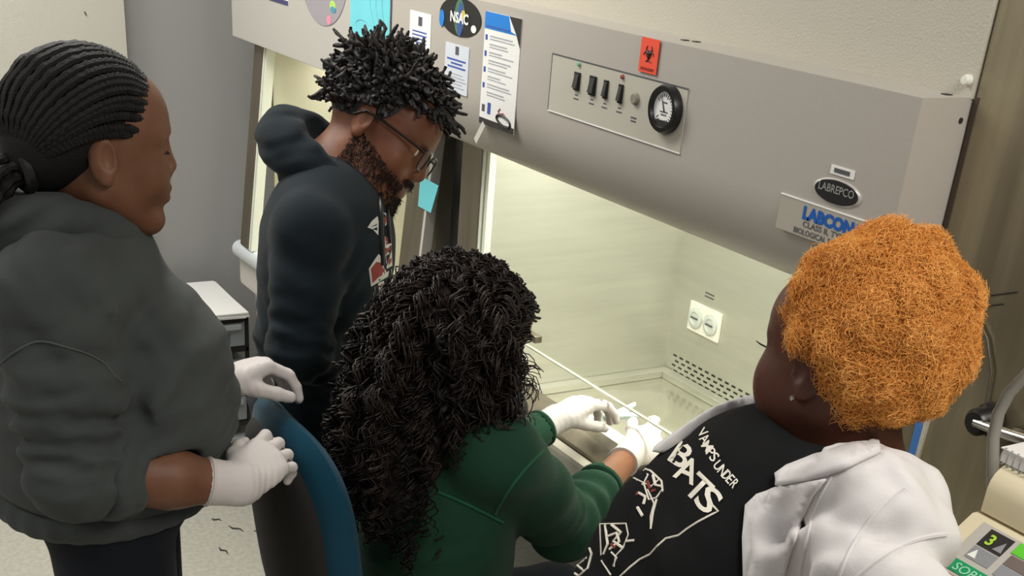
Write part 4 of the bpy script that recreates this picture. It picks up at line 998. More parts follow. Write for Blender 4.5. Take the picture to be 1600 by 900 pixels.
# ================================================================== seated woman in green
def green_woman():
    hc = V(-0.597, -0.359, 1.288)
    P = thing('person', 'seated woman with long dark curls in green sweater working with gloved hands', 'person', (hc[0]-.1, hc[1]-.1, 0))
    F = V(.12, .99, 0); F /= np.linalg.norm(F); R = np.cross(F, V(0, 0, 1)); Z = V(0, 0, 1); B = np.array([R, F, Z])
    fr = frame3(F-Z*.42, Z+F*.3); s = 1.02
    SK = skinmat('light_brown_skin', rgb(140, 92, 64), rgb(124, 80, 54)); GR = cloth('bottle_green_knit', rgb(32, 66, 48), .1, bscale=700)
    nb = V(-0.606, -0.396, 1.138); rs = V(-0.419, -0.394, 1.123); ls = V(-0.774, -0.390, 1.072); re = V(-0.515, -0.166, 0.888); rw = V(-0.713, 0.145, 0.917); le = V(-0.809, -0.197, 0.896); lw = V(-0.886, 0.047, 0.942)
    ch = V(-0.591, -0.411, 0.973); wa = V(-0.601, -0.420, 0.769); hp = V(-0.618, -0.406, 0.600)
    lh = dict(wrist=lw, fwd=V(-0.903, 0.156, 0.973)-lw, palm=V(-0.877, 0.163, 0.855)-V(-0.884, 0.127, 0.956), side=-1, curls=((.5, .6, .4), (.55, .7, .4), (.6, .8, .5), (.7, .8, .5)), spread=.12, thumb=(.45, .6, .4, .6))
    rh = dict(wrist=rw, fwd=V(-0.762, 0.285, 0.922)-rw, palm=V(-0.828, 0.268, 0.924)-V(-0.728, 0.215, 0.925)+V(0, 0, -.05), side=1, curls=((.25, .5, .3), (.5, .7, .4), (.6, .8, .5), (.7, .9, .5)), spread=.15, thumb=(.6, .4, .3, .5))
    S = SDF(); L = head_prims(S, hc, fr, s)
    S.rc(L(0, -.03, -.06), nb, .052, .058, .03); S.rc(nb-Z*.06, wa, .11, .12, .05); S.rc(wa, hp, .12, .14, .05)
    for a, b, c, kw in ((rs, re, rw, rh), (ls, le, lw, lh)):
        S.rc(nb-Z*.06, a, .06, .06, .04); S.rc(a, b, .055, .045, .03); S.rc(b, c, .044, .028, .02); hand_prims(S, **kw, s=1.05)
    hips = [hp+R*.09, hp-R*.09]; legs = []
    for i, h in enumerate(hips):
        kn = h+F*.36+R*(.04 if i == 0 else -.04)-Z*.01; an = V(kn[0], kn[1], .09)-F*.05; legs.append((h, kn, an)); S.rc(h, kn, .085, .055, .03); S.rc(kn, an, .052, .034, .02)
    link('body', S.mesh('body', .0075, (((hc[0]-.12, hc[0]+.12, .004),), ((hc[1]-.14, hc[1]+.14, .004),), ((hc[2]-.16, hc[2]+.14, .004),))), SK, P)
    for kw, el in ((rh, re), (lh, le)):
        G = SDF(); hand_prims(G, **kw, s=1.05, off=.0016); d = kw['wrist']-el; d /= np.linalg.norm(d)
        G.rc(kw['wrist']-d*.04, kw['wrist'], .0345, .0325, .014); G.fold(kw['wrist']+d*.02, d, .014, .0008, .05)
        link('glove', G.mesh('glove', .003, pad=.02), GLOVE, P); ring_cuff('glove_cuff', kw['wrist']-d*.055, d, .0345, .0022, GLOVE, P)
    T = SDF(); T.el(hp, (.20, .17, .13), B, .04)
    for h, kn, an in legs: T.rc(h, kn, .10, .072, .04); T.rc(kn, an+Z*.02, .07, .06, .03)
    link('trousers', T.mesh('trousers', .009), NAVY, P)
    for h, kn, an in legs: q = SDF(); shoe(q, an, F); link('shoe', q.mesh('shoe', .007), SHOE, P)
    S = SDF()
    S.el(ch, (.20, .145, .21), B, .05); S.el(wa, (.20, .16, .20), B, .07); S.el(hp+Z*.06, (.21, .175, .12), B, .05)
    S.rc(nb-Z*.05, rs, .065, .072, .05); S.rc(nb-Z*.05, ls, .065, .072, .05)
    m = rs*.5+re*.5; S.rc(rs, m, .078, .074, .03, rip=(.002, 1.5, .2, 1.2)); S.rc(m, re, .073, .066, .02, rip=(.003, 2., 1.2, 1.)); d = rw-re; S.rc(re, re+d*.52, .066, .050, .02, rip=(.005, 3., .3, 1.))
    S.rc(ls, le, .075, .062, .03); d2 = lw-le; S.rc(le, le+d2*.78, .060, .042, .02)
    S.rc(re+d*.54, re+d*.8, .043, .043, .004, 's'); S.rc(le+d2*.80, le+d2*1., .037, .037, .004, 's')
    S.fold(re+Z*.03, re-rs, .06, .004, .1, .9); S.fold(wa-F*.1, Z, .05, .004, .16, .5, 1.); S.fold(rs*.5+ch*.5-F*.06-Z*.08, R*.5-Z*.8, .07, .004, .12, .8)
    S.el(nb+Z*.09, (.062, .07, .09), B, .012, 's')
    sw = link('sweater', S.mesh('sweater', .0065), GR, P)
    ring_cuff('sleeve_cuff', re+d*.50, d, .046, .009, GR, sw); ring_cuff('sleeve_cuff', le+d2*.80, d2, .037, .008, GR, sw)
    bv = bvh_of(sw); dv = Vector(V(-0.307, -0.505, 1.110)-V(0.462, -0.966, 1.555)).normalized()
    SEAM = cloth('bottle_green_seam', rgb(36, 92, 64), .05)
    for ctl in ((V(-0.345, -0.558, 1.116), V(-0.317, -0.524, 1.106), V(-0.281, -0.487, 1.087), V(-0.261, -0.467, 1.076)), (V(-0.275, -0.477, 1.088), V(-0.285, -0.457, 1.123), V(-0.288, -0.422, 1.162), V(-0.283, -0.384, 1.193))):
        pts = []
        for t in np.linspace(0, 1, 16):
            p = ctl[0]*(1-t)**3+3*ctl[1]*t*(1-t)**2+3*ctl[2]*t*t*(1-t)+ctl[3]*t**3; h = bv.ray_cast(Vector(p)-dv*.4, dv, 2.)
            if h[0] is not None: pts.append(h[0]-dv*.0005)
        if len(pts) > 3: mb = MB(); mb.tube(pts, .0028, 6); mb.build('yoke_seam', SEAM, sw, True)
    # curls
    HM = mat('dark_brown_curls', rgb(22, 17, 15), .45, attr=rgb(48, 37, 32), spec=.3)
    H = SDF(); H.el(L(0, -.03, .035), np.array([.094, .108, .098])*s, fr, .02)
    b0 = hc-F*.075+Z*.0; b1 = V(-0.571, -0.492, 1.115); b2 = V(-0.532, -0.509, 1.038)
    H.rc(b0, b1, .112, .112, .05); H.rc(b1, b2, .105, .075, .05); H.rc(hc+R*.05-F*.03, V(-0.441, -0.372, 1.199), .07, .04, .04); H.rc(hc-R*.06-F*.03, ls-Z*.02-F*.06, .08, .06, .04)
    H.el(L(0, .115, -.05), np.array([.075, .09, .085]), fr, .01, 's')
    H.fold(b1, Z+R*.3, .05, .003, .2, 1.6, .3)
    core = H.mesh('hair', .0075)
    rg = np.random.default_rng(11); NC, M_ = 290, 6; K = 36; PP = []; RR = []; rnd = []
    tt = np.linspace(0, 1, K)
    while len(PP) < NC*M_:
        u = rg.normal(size=3); u /= np.linalg.norm(u)
        if u[2] < -.35: continue
        if u[1] > .3 and u[2] < .35: continue
        n = u[0]*fr[0]+u[1]*fr[1]+u[2]*fr[2]
        p0 = L(*(np.array([0, -.02, .035])+u*np.array([.085, .10, .092])))
        lat = u[0]+rg.normal()*.18; dep = rg.uniform(0, 1)
        # ends spread over the back, the right shoulder and the left side
        zz = rg.uniform(.30, 1.0)
        endb = b2+R*(lat*.10)+F*(-.05-.055*dep*(1-abs(lat)*.4))+Z*((1-zz)*.30-.03)
        if lat > .55: endb = V(-0.402, -0.389, 1.205)+R*rg.uniform(-.05, .03)+F*rg.uniform(-.09, .04)+Z*rg.uniform(-.10, .12)
        p1 = p0+n*rg.uniform(.025, .05)+Z*.02
        p2 = p0*.45+endb*.55+(-F*.06+n*.05+R*lat*.035)
        base = (p0[None]*((1-tt)**3)[:, None]+3*p1[None]*(tt*(1-tt)**2)[:, None]+3*p2[None]*(tt**2*(1-tt))[:, None]+endb[None]*(tt**3)[:, None])
        T_ = np.gradient(base, axis=0); T_ /= np.linalg.norm(T_, axis=1, keepdims=True); A = np.cross(T_, [.3, .9, .2]); A /= np.linalg.norm(A, axis=1, keepdims=True); Bv = np.cross(T_, A)
        ph = rg.uniform(0, 6.28); length = np.linalg.norm(np.diff(base, axis=0), axis=1).sum(); turns = length/rg.uniform(.034, .055); cr = rg.uniform(.008, .013); hd = rg.choice([-1, 1])
        tint = rg.uniform(0, 1)**2
        if u[2] > .25 or lat > .3: tint = min(1, tint+.15)
        for k in range(M_):
            p_ = ph+k*.33; of = rg.normal(size=3)*.0055
            am = cr*(.25+.75*np.minimum(1, tt*3.))*rg.uniform(.8, 1.15)
            an = p_+hd*2*np.pi*turns*tt
            PP.append(base+of[None]*(.3+tt[:, None])+A*(am*np.cos(an))[:, None]+Bv*(am*np.sin(an))[:, None])
            RR.append((.0017*(1-.5*tt**4))*np.ones(K)); rnd.append(min(1, tint*rg.uniform(.6, 1.2)))
    # shorter locks lying over the lower mass so that it reads as curls everywhere
    cv = np.array([v.co[:] for v in core.vertices]); cn = np.array([v.normal[:] for v in core.vertices])
    for vi in rg.choice(len(cv), 560):
        p0 = cv[vi]; n = cn[vi]
        if (p0-hc)@fr[1] > .04 or p0[2] > hc[2]+.02: continue
        ln = rg.uniform(.08, .15); dn = -Z*1.0+n*.25+rg.normal(size=3)*.12; dn /= np.linalg.norm(dn)
        base = p0[None]-n[None]*.006+(Z*.03)[None]+dn[None]*(ln*tt)[:, None]+n[None]*(.022*np.sin(np.pi*np.minimum(1, tt*1.2)))[:, None]
        A = np.cross(dn, n); A /= np.linalg.norm(A); Bv = np.cross(dn, A); ph = rg.uniform(0, 6.28); turns = ln/rg.uniform(.034, .05); cr = rg.uniform(.007, .012); tint = rg.uniform(0, 1)**2
        for k in range(5):
            an = ph+k*.33+2*np.pi*turns*tt; am = cr*rg.uniform(.8, 1.15); of = rg.normal(size=3)*.005
            PP.append(base+of[None]*(.3+tt[:, None])+am*(A[None]*np.cos(an)[:, None]+Bv[None]*np.sin(an)[:, None])); RR.append(.0019*(1-.5*tt**4)); rnd.append(min(1, tint*rg.uniform(.6, 1.2)))
    me = strands('curls', np.array(PP), np.array(RR), 3, np.array(rnd))
    link('hair', merge_meshes('hair', [core, me]), HM, P)
    # what she works with
    return P
green_woman()

# ================================================================== woman with orange hair and lab coat
def orange_woman():
    hc = V(0.152, -0.215, 1.480)
    P = thing('person', 'woman with round orange afro in open white lab coat and black printed t-shirt', 'person', (hc[0], hc[1], 0))
    F = V(-.25, -.97, 0); F /= np.linalg.norm(F); R = np.cross(F, V(0, 0, 1)); Lf = -R; Z = V(0, 0, 1); B = np.array([R, F, Z])
    fr = frame3(V(-.97, -.05, -.12), Z); s = 1.12
    SK = skinmat('deep_brown_skin', rgb(92, 54, 40), rgb(76, 44, 33)); TS = cloth('black_jersey', rgb(19, 19, 20), .15, bump=.2, sheen=0.); WC = cloth('white_coat_cotton', rgb(206, 202, 200), .03, bump=.15, bscale=500, sheen=.05, rough=.8)
    nb = V(0.162, -0.181, 1.330); ls = V(0.360, -0.330, 1.357); rs = V(0.016, -0.167, 1.214); le = V(0.513, -0.428, 1.251); re = V(-0.069, -0.211, 1.071)
    ch = V(0.130, -0.261, 1.216); be = V(0.094, -0.260, 1.041); hp = V(0.095, -0.230, 0.900)
    S = SDF(); L = head_prims(S, hc, fr, s)
    S.el(L(-.038, .045, -.045), np.array([.036, .046, .050])*s, fr, .03); S.el(L(.038, .045, -.045), np.array([.036, .046, .050])*s, fr, .03)
    S.el(L(0, .035, -.095), np.array([.058, .055, .034])*s, fr, .025); S.el(L(-.01, .03, -.135), np.array([.066, .066, .022])*s, fr, .008)
    S.rc(L(0, -.02, -.03), nb, .066, .075, .03); S.rc(nb-Z*.06, be, .10, .12, .05); S.rc(be, hp, .12, .13, .05)
    lw = le+V(-.10, -.10, -.17); rw = re+V(-.05, -.12, -.16)
    for a, b, c, sd in ((rs, re, rw, 1), (ls, le, lw, -1)):
        S.rc(nb-Z*.06, a, .06, .06, .04); S.rc(a, b, .052, .044, .03); S.rc(b, c, .042, .028, .02); hand_prims(S, c, c-b, R*sd*-1., sd*-1, ((.3, .4, .3),)*4)
    hips = [hp+R*.10-Z*.04, hp-R*.10-Z*.04]; ank = []
    for h in hips:
        kn = V(h[0], h[1], .48)+F*.02; an = V(h[0], h[1], .085)-F*.02; ank.append(an); S.rc(h, kn, .085, .055, .03); S.rc(kn, an, .055, .035, .02)
    link('body', S.mesh('body', .008, (((hc[0]-.14, hc[0]+.13, .0036),), ((hc[1]-.13, hc[1]+.13, .0036),), ((hc[2]-.20, hc[2]+.12, .0036),))), SK, P)
    T = SDF(); T.el(hp-Z*.02, (.20, .18, .14), B, .04)
    for h, an in zip(hips, ank):
        kn = V(h[0], h[1], .48)+F*.02; T.rc(h, kn, .10, .08, .04); T.rc(kn, an+Z*.02, .08, .062, .03)
    link('trousers', T.mesh('trousers', .009), NAVY, P)
    for an in ank: q = SDF(); shoe(q, an, F); link('shoe', q.mesh('shoe', .007), SHOE, P)
    def torso(S, off):
        S.el(ch+F*.01, (.185, .160, .185), B, .05, 'u', off); S.el(ch+F*.10+Lf*.075-Z*.03, (.105, .11, .105), B, .06, 'u', off); S.el(ch+F*.10-Lf*.075-Z*.03, (.105, .11, .105), B, .06, 'u', off)
        S.el(be+F*.05, (.215, .215, .19), B, .07, 'u', off); S.el(hp+Z*.05, (.21, .19, .14), B, .06, 'u', off)
        S.rc(nb-Z*.05, ls, .07+off, .072+off, .05); S.rc(nb-Z*.05, rs, .07+off, .072+off, .05)
    S = SDF(); torso(S, 0.)
    S.fold(ch+F*.10-Z*.02, Z*.8+Lf*.5, .06, .003, .18, .9); S.fold(be+F*.15, Z+Lf*.3, .07, .004, .2, .8, 1.)
    S.el(nb+Z*.075+F*.035, (.082, .085, .085), B, .012, 's')
    ts = link('t_shirt', S.mesh('t_shirt', .006), TS, P)
    S = SDF(); torso(S, .014)
    S.rc(ls, le, .086, .075, .02, rip=(.004, 2.2, .4, 1.1)); S.rc(rs, re, .084, .075, .03, rip=(.004, 2.2, .4, 1.1)); S.rc(le, lw, .07, .055, .02, rip=(.005, 3, .4, 1.)); S.rc(re, rw, .07, .055, .02)
    S.el(hp-Z*.12, (.235, .205, .30), B, .06)
    S.fold(ls+F*.06-Z*.06, Lf*.5+F*.6-Z*.5, .10, .013, .13, .7, .4); S.fold(ch+Lf*.14+F*.05-Z*.05, Lf*.8+F*.5, .09, .006, .16, .5, 1.6); S.fold(ls+Z*.02, F*.9-Z*.2, .06, .006, .1, .8, 2.); S.fold(ls*.6+le*.4, (le-ls), .07, .008, .1, .9, .6)
    # open front
    of = frame3(F, Z); S.bx(ch+F*.37+Lf*.05-Z*.10, (.13, .25, .75), of, .02, .006, 's'); S.bx(ch+F*.27+Lf*.12-Z*.60, (.11, .25, .5), of, .02, .006, 's'); S.bx(ch+F*.27-Lf*.16-Z*.42, (.20, .27, .5), of, .02, .006, 's'); S.bx(ch+F*.27+Lf*.07-Z*.47, (.105, .25, .5), of, .02, .006, 's'); S.bx(ch+F*.27+Lf*.010-Z*.10, (.116, .25, .75), of, .02, .006, 's'); S.el(nb+Z*.07+F*.06, (.095, .13, .12), B, .012, 's')
    ct = link('lab_coat', S.mesh('lab_coat', .006), WC, P)
    return P, L, fr, hc, ts, ct, dict(F=F, Lf=Lf, Z=Z, B=B, nb=nb, ch=ch, WC=WC, s=s, SK=SK)
OW = orange_woman()

# ------------------------------------------------------------------ afro, prints and collar of the woman in the lab coat
def orange_details():
    P, L, fr, hc, ts, ct, q = OW; F, Lf, Z, B, s = q['F'], q['Lf'], q['Z'], q['B'], q['s']
    c = V(0.178, -0.189, 1.529); rg = np.random.default_rng(21)
    AF = mat('orange_afro', rgb(206, 128, 48), .75, attr=rgb(244, 186, 106), spec=.15); AC = mat('deep_orange_underhair', rgb(176, 98, 30), .9)
    ax = rg.normal(size=(60, 3)); ax /= np.linalg.norm(ax, axis=1, keepdims=True)
    def lump(u): return .014*np.maximum(0, (np.exp(-((1-u@ax.T)/.02))).max(1))-.004
    rad = np.array([.128, .128, .138])
    H = SDF(); H.el(c, rad-.020, None, .02)
    H.el(L(-.02, .085, -.03), np.array([.10, .070, .085])*s, fr, .01, 's'); H.el(L(-.085, .012, -.04), (.05, .05, .055), fr, .01, 's')
    core = H.mesh('hair', .006)
    N, K = 12000, 7
    u = rg.normal(size=(N, 3)); u /= np.linalg.norm(u, axis=1, keepdims=True)
    ln = rg.uniform(.018, .040, N); r1 = lump(u); t = np.linspace(0, 1, K)
    base = c+u[:, None, :]*(rad[None, None, :]-.030+r1[:, None, None]+(ln[:, None]*t[None])[:, :, None]*.72)
    A = np.cross(u, rg.normal(size=(N, 3))); A /= np.linalg.norm(A, axis=1, keepdims=True); Bq = np.cross(u, A)
    ph = rg.uniform(0, 6.28, N)[:, None]+rg.uniform(9, 16, N)[:, None]*t[None]; am = rg.uniform(.0025, .006, N)[:, None]*(.4+t[None])
    PP = base+A[:, None]*(am*np.cos(ph))[:, :, None]+Bq[:, None]*(am*np.sin(ph))[:, :, None]+np.cumsum(rg.normal(size=(N, K, 3))*.0012, axis=1)
    RR = np.full((N, K), .00085)*(1-.4*t)[None]
    col = np.clip(.45+rg.normal(size=N)*.25+r1*20, 0, 1)
    # leave the face, ear and neck free
    d = PP[:, 4]-hc; lx, ly, lz = (d@fr[0])/s, (d@fr[1])/s, (d@fr[2])/s
    k2 = ~((ly > .012) & (lz < .050-.25*np.maximum(0, .05-ly))) & ~((ly > -.045) & (lz < -.030)) & ~((ly > -.03) & (lz < .02) & (lx < -.05)) & (lz > -.14)
    me = strands('afro', PP[k2], RR[k2], 3, col[k2])
    link('hair', merge_meshes('hair', [core, me]), AF, P)
    # finer frizz over the locks
    n2, k3 = 60000, 6; u = rg.normal(size=(n2, 3)); u /= np.linalg.norm(u, axis=1, keepdims=True); t = np.linspace(0, 1, k3); ln = rg.uniform(.014, .036, n2); r1 = lump(u)
    base = c+u[:, None, :]*(rad[None, None, :]-.024+r1[:, None, None]+(ln[:, None]*t[None])[:, :, None]*.75)
    A = np.cross(u, rg.normal(size=(n2, 3))); A /= np.linalg.norm(A, axis=1, keepdims=True); Bq = np.cross(u, A)
    ph = rg.uniform(0, 6.28, n2)[:, None]+rg.uniform(7, 13, n2)[:, None]*t[None]; am = rg.uniform(.003, .007, n2)[:, None]*(.4+t[None])
    Q = base+A[:, None]*(am*np.cos(ph))[:, :, None]+Bq[:, None]*(am*np.sin(ph))[:, :, None]
    d = Q[:, 3]-hc; lx, ly, lz = (d@fr[0])/s, (d@fr[1])/s, (d@fr[2])/s
    k2 = ~((ly > .012) & (lz < .050-.25*np.maximum(0, .05-ly))) & ~((ly > -.045) & (lz < -.030)) & ~((ly > -.03) & (lz < .02) & (lx < -.05)) & (lz > -.14)
    Q = Q[k2]; n2 = len(Q)
    hc_ = bpy.data.hair_curves.new('hair_frizz'); hc_.add_curves([k3]*n2)
    hc_.attributes['position'].data.foreach_set('vector', Q.reshape(-1).astype(np.float32)) if 'position' in hc_.attributes else hc_.points.foreach_set('position', Q.reshape(-1).astype(np.float32))
    ra = hc_.attributes.get('radius') or hc_.attributes.new('radius', 'FLOAT', 'POINT'); ra.data.foreach_set('value', np.tile(.00045*(1-.5*t), n2).astype(np.float32))
    at = hc_.attributes.new('rnd', 'FLOAT', 'POINT'); at.data.foreach_set('value', np.repeat(np.clip(.5+rg.normal(size=n2)*.25+r1[k2]*20, 0, 1), k3).astype(np.float32))
    hc_.materials.append(AF); fo = link('hair_frizz', hc_, None, P) if False else bpy.data.objects.new('hair_frizz', hc_); COL.objects.link(fo); fo.parent = P; fo.location = -Vector(P.location); fo['kind'] = 'stuff'
    mb = MB(); e = L(-.086, -.004, -.034); mb.lathe([(0, .004), (.003, .003), (.004, 0), (.003, -.003), (0, -.004)], e, fr[0], 10); mb.build('earring', mat('silver_stud', rgb(200, 190, 180), .2, .9), P, True)
    mb = MB(); mb.tube([L(-.046, .080, .004), L(-.052, .088, .008), L(-.056, .092, .012)], [.0012, .0012, .0005], 5); mb.build('eyelashes', bpy.data.materials['black_brow'], P)
    # ---- print on the shirt
    bv = bvh_of(ts); dv = V(-0.121, -0.205, 1.116)-V(0.555, -0.816, 1.558); dv = dv/np.linalg.norm(dv)
    PW = mat('cream_print', rgb(226, 220, 204), .8); PR = mat('dull_red_print', rgb(120, 52, 46), .8)
    def lay(p, lift=.0016):
        d = (Vector(p)-STAND).normalized(); h = bv.ray_cast(Vector(p)-d*.5, d, 2.); return (h[0]-d*lift) if h[0] is not None else None
    def stroke(pts, r=.0014, m=PW, nm='shirt_print'):
        pts = [np.array(p) for p in pts]; o = []
        for a, b in zip(pts, pts[1:]):
            n = max(2, int(np.linalg.norm(b-a)/.008))
            o += [a+(b-a)*i/n for i in range(n)]
        o.append(pts[-1]); o = [x for x in (lay(p, r*.4) for p in o) if x is not None]
        if len(o) > 1: mb = MB(); mb.tube(o, r, 5); return mb.build(nm, m, ts)
    def word(txt, a, b, up, size, bold, nm, sp=1.):
        me = text_mesh(txt, size, bold, 'LEFT', 0, sp); xs = [v.co.x for v in me.vertices]; k = np.linalg.norm(b-a)/(max(xs)-min(xs)); ex = (b-a)/np.linalg.norm(b-a); ey = up-ex*(up@ex); ey /= np.linalg.norm(ey)
        for v in me.vertices: v.co = Vector(a+ex*(v.co.x-min(xs))*k+ey*v.co.y)
        me.materials.clear(); return link(nm, drape(me, bv, dv, .0018, .6), PW, ts)
    # one letter at a time along the curve of the chest
    for ch_, a, b, up, sz in (('B', V(0.101, -0.462, 1.357), V(0.117, -0.447, 1.346), V(0.104, -0.440, 1.375)-V(0.106, -0.459, 1.351), .046), ('A', V(0.114, -0.460, 1.338), V(0.133, -0.438, 1.329), V(0.122, -0.429, 1.357)-V(0.124, -0.448, 1.334), .046),
                              ('T', V(0.128, -0.453, 1.324), V(0.148, -0.438, 1.307), V(0.137, -0.422, 1.341)-V(0.137, -0.446, 1.315), .048), ('S', V(0.142, -0.443, 1.311), V(0.160, -0.430, 1.295), V(0.159, -0.410, 1.318)-V(0.152, -0.437, 1.301), .048)):
        sh = V(0.146, -0.415, 1.333)-V(0.140, -0.420, 1.337); word(ch_, a+sh, b+sh, up, sz, .0007, 'shirt_lettering')
    for ch_, a, b, up in (('V', V(0.110, -0.423, 1.382), V(0.116, -0.419, 1.376), V(0.113, -0.412, 1.388)-V(0.112, -0.421, 1.381)), ('A', V(0.115, -0.422, 1.375), V(0.121, -0.418, 1.369), V(0.120, -0.408, 1.380)-V(0.118, -0.420, 1.372)), ('M', V(0.120, -0.421, 1.367), V(0.128, -0.417, 1.360), V(0.128, -0.406, 1.370)-V(0.124, -0.419, 1.363)),
                          ('P', V(0.128, -0.418, 1.359), V(0.133, -0.414, 1.354), V(0.133, -0.403, 1.365)-V(0.130, -0.416, 1.357)), ('S', V(0.132, -0.415, 1.354), V(0.138, -0.412, 1.349), V(0.139, -0.400, 1.360)-V(0.135, -0.414, 1.351)),
                          ('U', V(0.140, -0.413, 1.345), V(0.146, -0.409, 1.339), V(0.146, -0.397, 1.351)-V(0.143, -0.411, 1.342)), ('N', V(0.146, -0.409, 1.338), V(0.152, -0.405, 1.333), V(0.153, -0.393, 1.345)-V(0.149, -0.407, 1.336)), ('D', V(0.152, -0.405, 1.333), V(0.157, -0.402, 1.329), V(0.158, -0.389, 1.340)-V(0.154, -0.403, 1.331)),
                          ('E', V(0.157, -0.402, 1.329), V(0.161, -0.399, 1.325), V(0.163, -0.386, 1.336)-V(0.159, -0.401, 1.327)), ('R', V(0.162, -0.398, 1.324), V(0.167, -0.395, 1.320), V(0.168, -0.382, 1.331)-V(0.164, -0.397, 1.322))):
        sh = V(0.140, -0.417, 1.341)-V(0.139, -0.423, 1.336); word(ch_, a+sh, b+sh, up, .019, .0002, 'shirt_lettering')
    stroke([V(0.160, -0.419, 1.307), V(0.171, -0.411, 1.297), V(0.168, -0.423, 1.291), V(0.164, -0.437, 1.283), V(0.161, -0.451, 1.274), V(0.159, -0.463, 1.265), V(0.152, -0.478, 1.260), V(0.151, -0.489, 1.251), V(0.151, -0.500, 1.240), V(0.147, -0.513, 1.233), V(0.145, -0.526, 1.223), V(0.144, -0.541, 1.210), V(0.143, -0.556, 1.197)], .0015, nm='outline_print')
    rr = random.Random(4)
    wp = lambda x, y: eval_px(x, y)
    # scribbled winged figures
    fig = [
        [V(0.091, -0.503, 1.331), V(0.092, -0.490, 1.343), V(0.103, -0.483, 1.333), V(0.105, -0.491, 1.321), V(0.091, -0.503, 1.331)], [V(0.095, -0.500, 1.328), V(0.112, -0.482, 1.320), V(0.113, -0.471, 1.329)], [V(0.093, -0.490, 1.341), V(0.102, -0.479, 1.338), V(0.116, -0.469, 1.327), V(0.123, -0.470, 1.315)],
        [V(0.105, -0.490, 1.323), V(0.118, -0.488, 1.304), V(0.122, -0.479, 1.307), V(0.121, -0.469, 1.318)], [V(0.111, -0.487, 1.316), V(0.124, -0.483, 1.300), V(0.129, -0.490, 1.285), V(0.137, -0.493, 1.270)], [V(0.123, -0.479, 1.305), V(0.128, -0.486, 1.290), V(0.137, -0.493, 1.270)], [V(0.115, -0.503, 1.294), V(0.123, -0.499, 1.284)],
        [V(0.107, -0.498, 1.311), V(0.114, -0.491, 1.307), V(0.117, -0.495, 1.298)], [V(0.106, -0.477, 1.333), V(0.114, -0.477, 1.322), V(0.119, -0.470, 1.321)],
        [V(0.084, -0.554, 1.292), V(0.085, -0.541, 1.303), V(0.091, -0.529, 1.305), V(0.096, -0.530, 1.297), V(0.094, -0.542, 1.288), V(0.089, -0.553, 1.284), V(0.084, -0.554, 1.292)], [V(0.085, -0.545, 1.298), V(0.093, -0.541, 1.290), V(0.090, -0.534, 1.302)], [V(0.087, -0.562, 1.279), V(0.099, -0.562, 1.260)], [V(0.084, -0.550, 1.295), V(0.087, -0.559, 1.282)],
        [V(0.100, -0.550, 1.271), V(0.117, -0.520, 1.274), V(0.125, -0.520, 1.261), V(0.129, -0.529, 1.245), V(0.129, -0.540, 1.235), V(0.135, -0.544, 1.222)], [V(0.100, -0.550, 1.271), V(0.119, -0.556, 1.234)], [V(0.104, -0.544, 1.270), V(0.117, -0.546, 1.248), V(0.120, -0.553, 1.236)], [V(0.108, -0.537, 1.271), V(0.119, -0.528, 1.263), V(0.119, -0.539, 1.252), V(0.129, -0.530, 1.245)],
        [V(0.112, -0.544, 1.257), V(0.116, -0.533, 1.262), V(0.123, -0.532, 1.252), V(0.121, -0.545, 1.242)], [V(0.127, -0.524, 1.253), V(0.132, -0.515, 1.255)], [V(0.122, -0.557, 1.228), V(0.137, -0.550, 1.212)], [V(0.124, -0.544, 1.239), V(0.131, -0.539, 1.233), V(0.133, -0.545, 1.223)],
        [V(0.098, -0.578, 1.245), V(0.102, -0.569, 1.248), V(0.112, -0.567, 1.235), V(0.118, -0.575, 1.218), V(0.116, -0.587, 1.208), V(0.108, -0.595, 1.213), V(0.101, -0.587, 1.231), V(0.098, -0.578, 1.245)], [V(0.102, -0.581, 1.236), V(0.111, -0.574, 1.230), V(0.109, -0.586, 1.220), V(0.117, -0.579, 1.214)], [V(0.101, -0.578, 1.241), V(0.106, -0.585, 1.226)]]
    for f in fig: stroke(f, rr.uniform(.0011, .0024), nm='bat_figure')
    for a, b in ((V(0.106, -0.485, 1.325), V(0.113, -0.484, 1.317)), (V(0.107, -0.501, 1.308), V(0.107, -0.498, 1.312)), (V(0.119, -0.541, 1.248), V(0.124, -0.538, 1.244)), (V(0.115, -0.483, 1.314), V(0.117, -0.478, 1.316))): stroke([a, b], .0026, PR, 'bat_figure')
    # ---- collar and lapel lie on the coat
    def both(a, b):
        vs = []; fs = []
        for o in (a, b):
            loc = Vector((0, 0, 0)); p = o
            while p is not None: loc += p.location; p = p.parent
            n = len(vs); vs += [v.co+loc for v in o.data.vertices]; fs += [tuple(i+n for i in p.vertices) for p in o.data.polygons]
        return BVHTree.FromPolygons(vs, fs)
    cb = both(ct, ts)
    def flap(pts, nm, lift, th=.004):
        me = bpy.data.meshes.new(nm); bm = bmesh.new(); bm.faces.new([bm.verts.new(p) for p in pts]); bmesh.ops.triangulate(bm, faces=bm.faces); bm.to_mesh(me); bm.free()
        drape(me, cb, dv, lift, .6); o = link(nm, me, q['WC'], ct)
        for p in me.polygons: p.use_smooth = True
        m = o.modifiers.new('thickness', 'SOLIDIFY'); m.thickness = th; m.offset = 0
        return o
    flap([V(0.261, -0.406, 1.372), V(0.252, -0.429, 1.363), V(0.251, -0.444, 1.350), V(0.267, -0.455, 1.314), V(0.289, -0.463, 1.272), V(0.312, -0.468, 1.230), V(0.328, -0.441, 1.233), V(0.315, -0.418, 1.276), V(0.298, -0.394, 1.326), V(0.288, -0.370, 1.366), V(0.287, -0.351, 1.386)], 'lapel', .008)
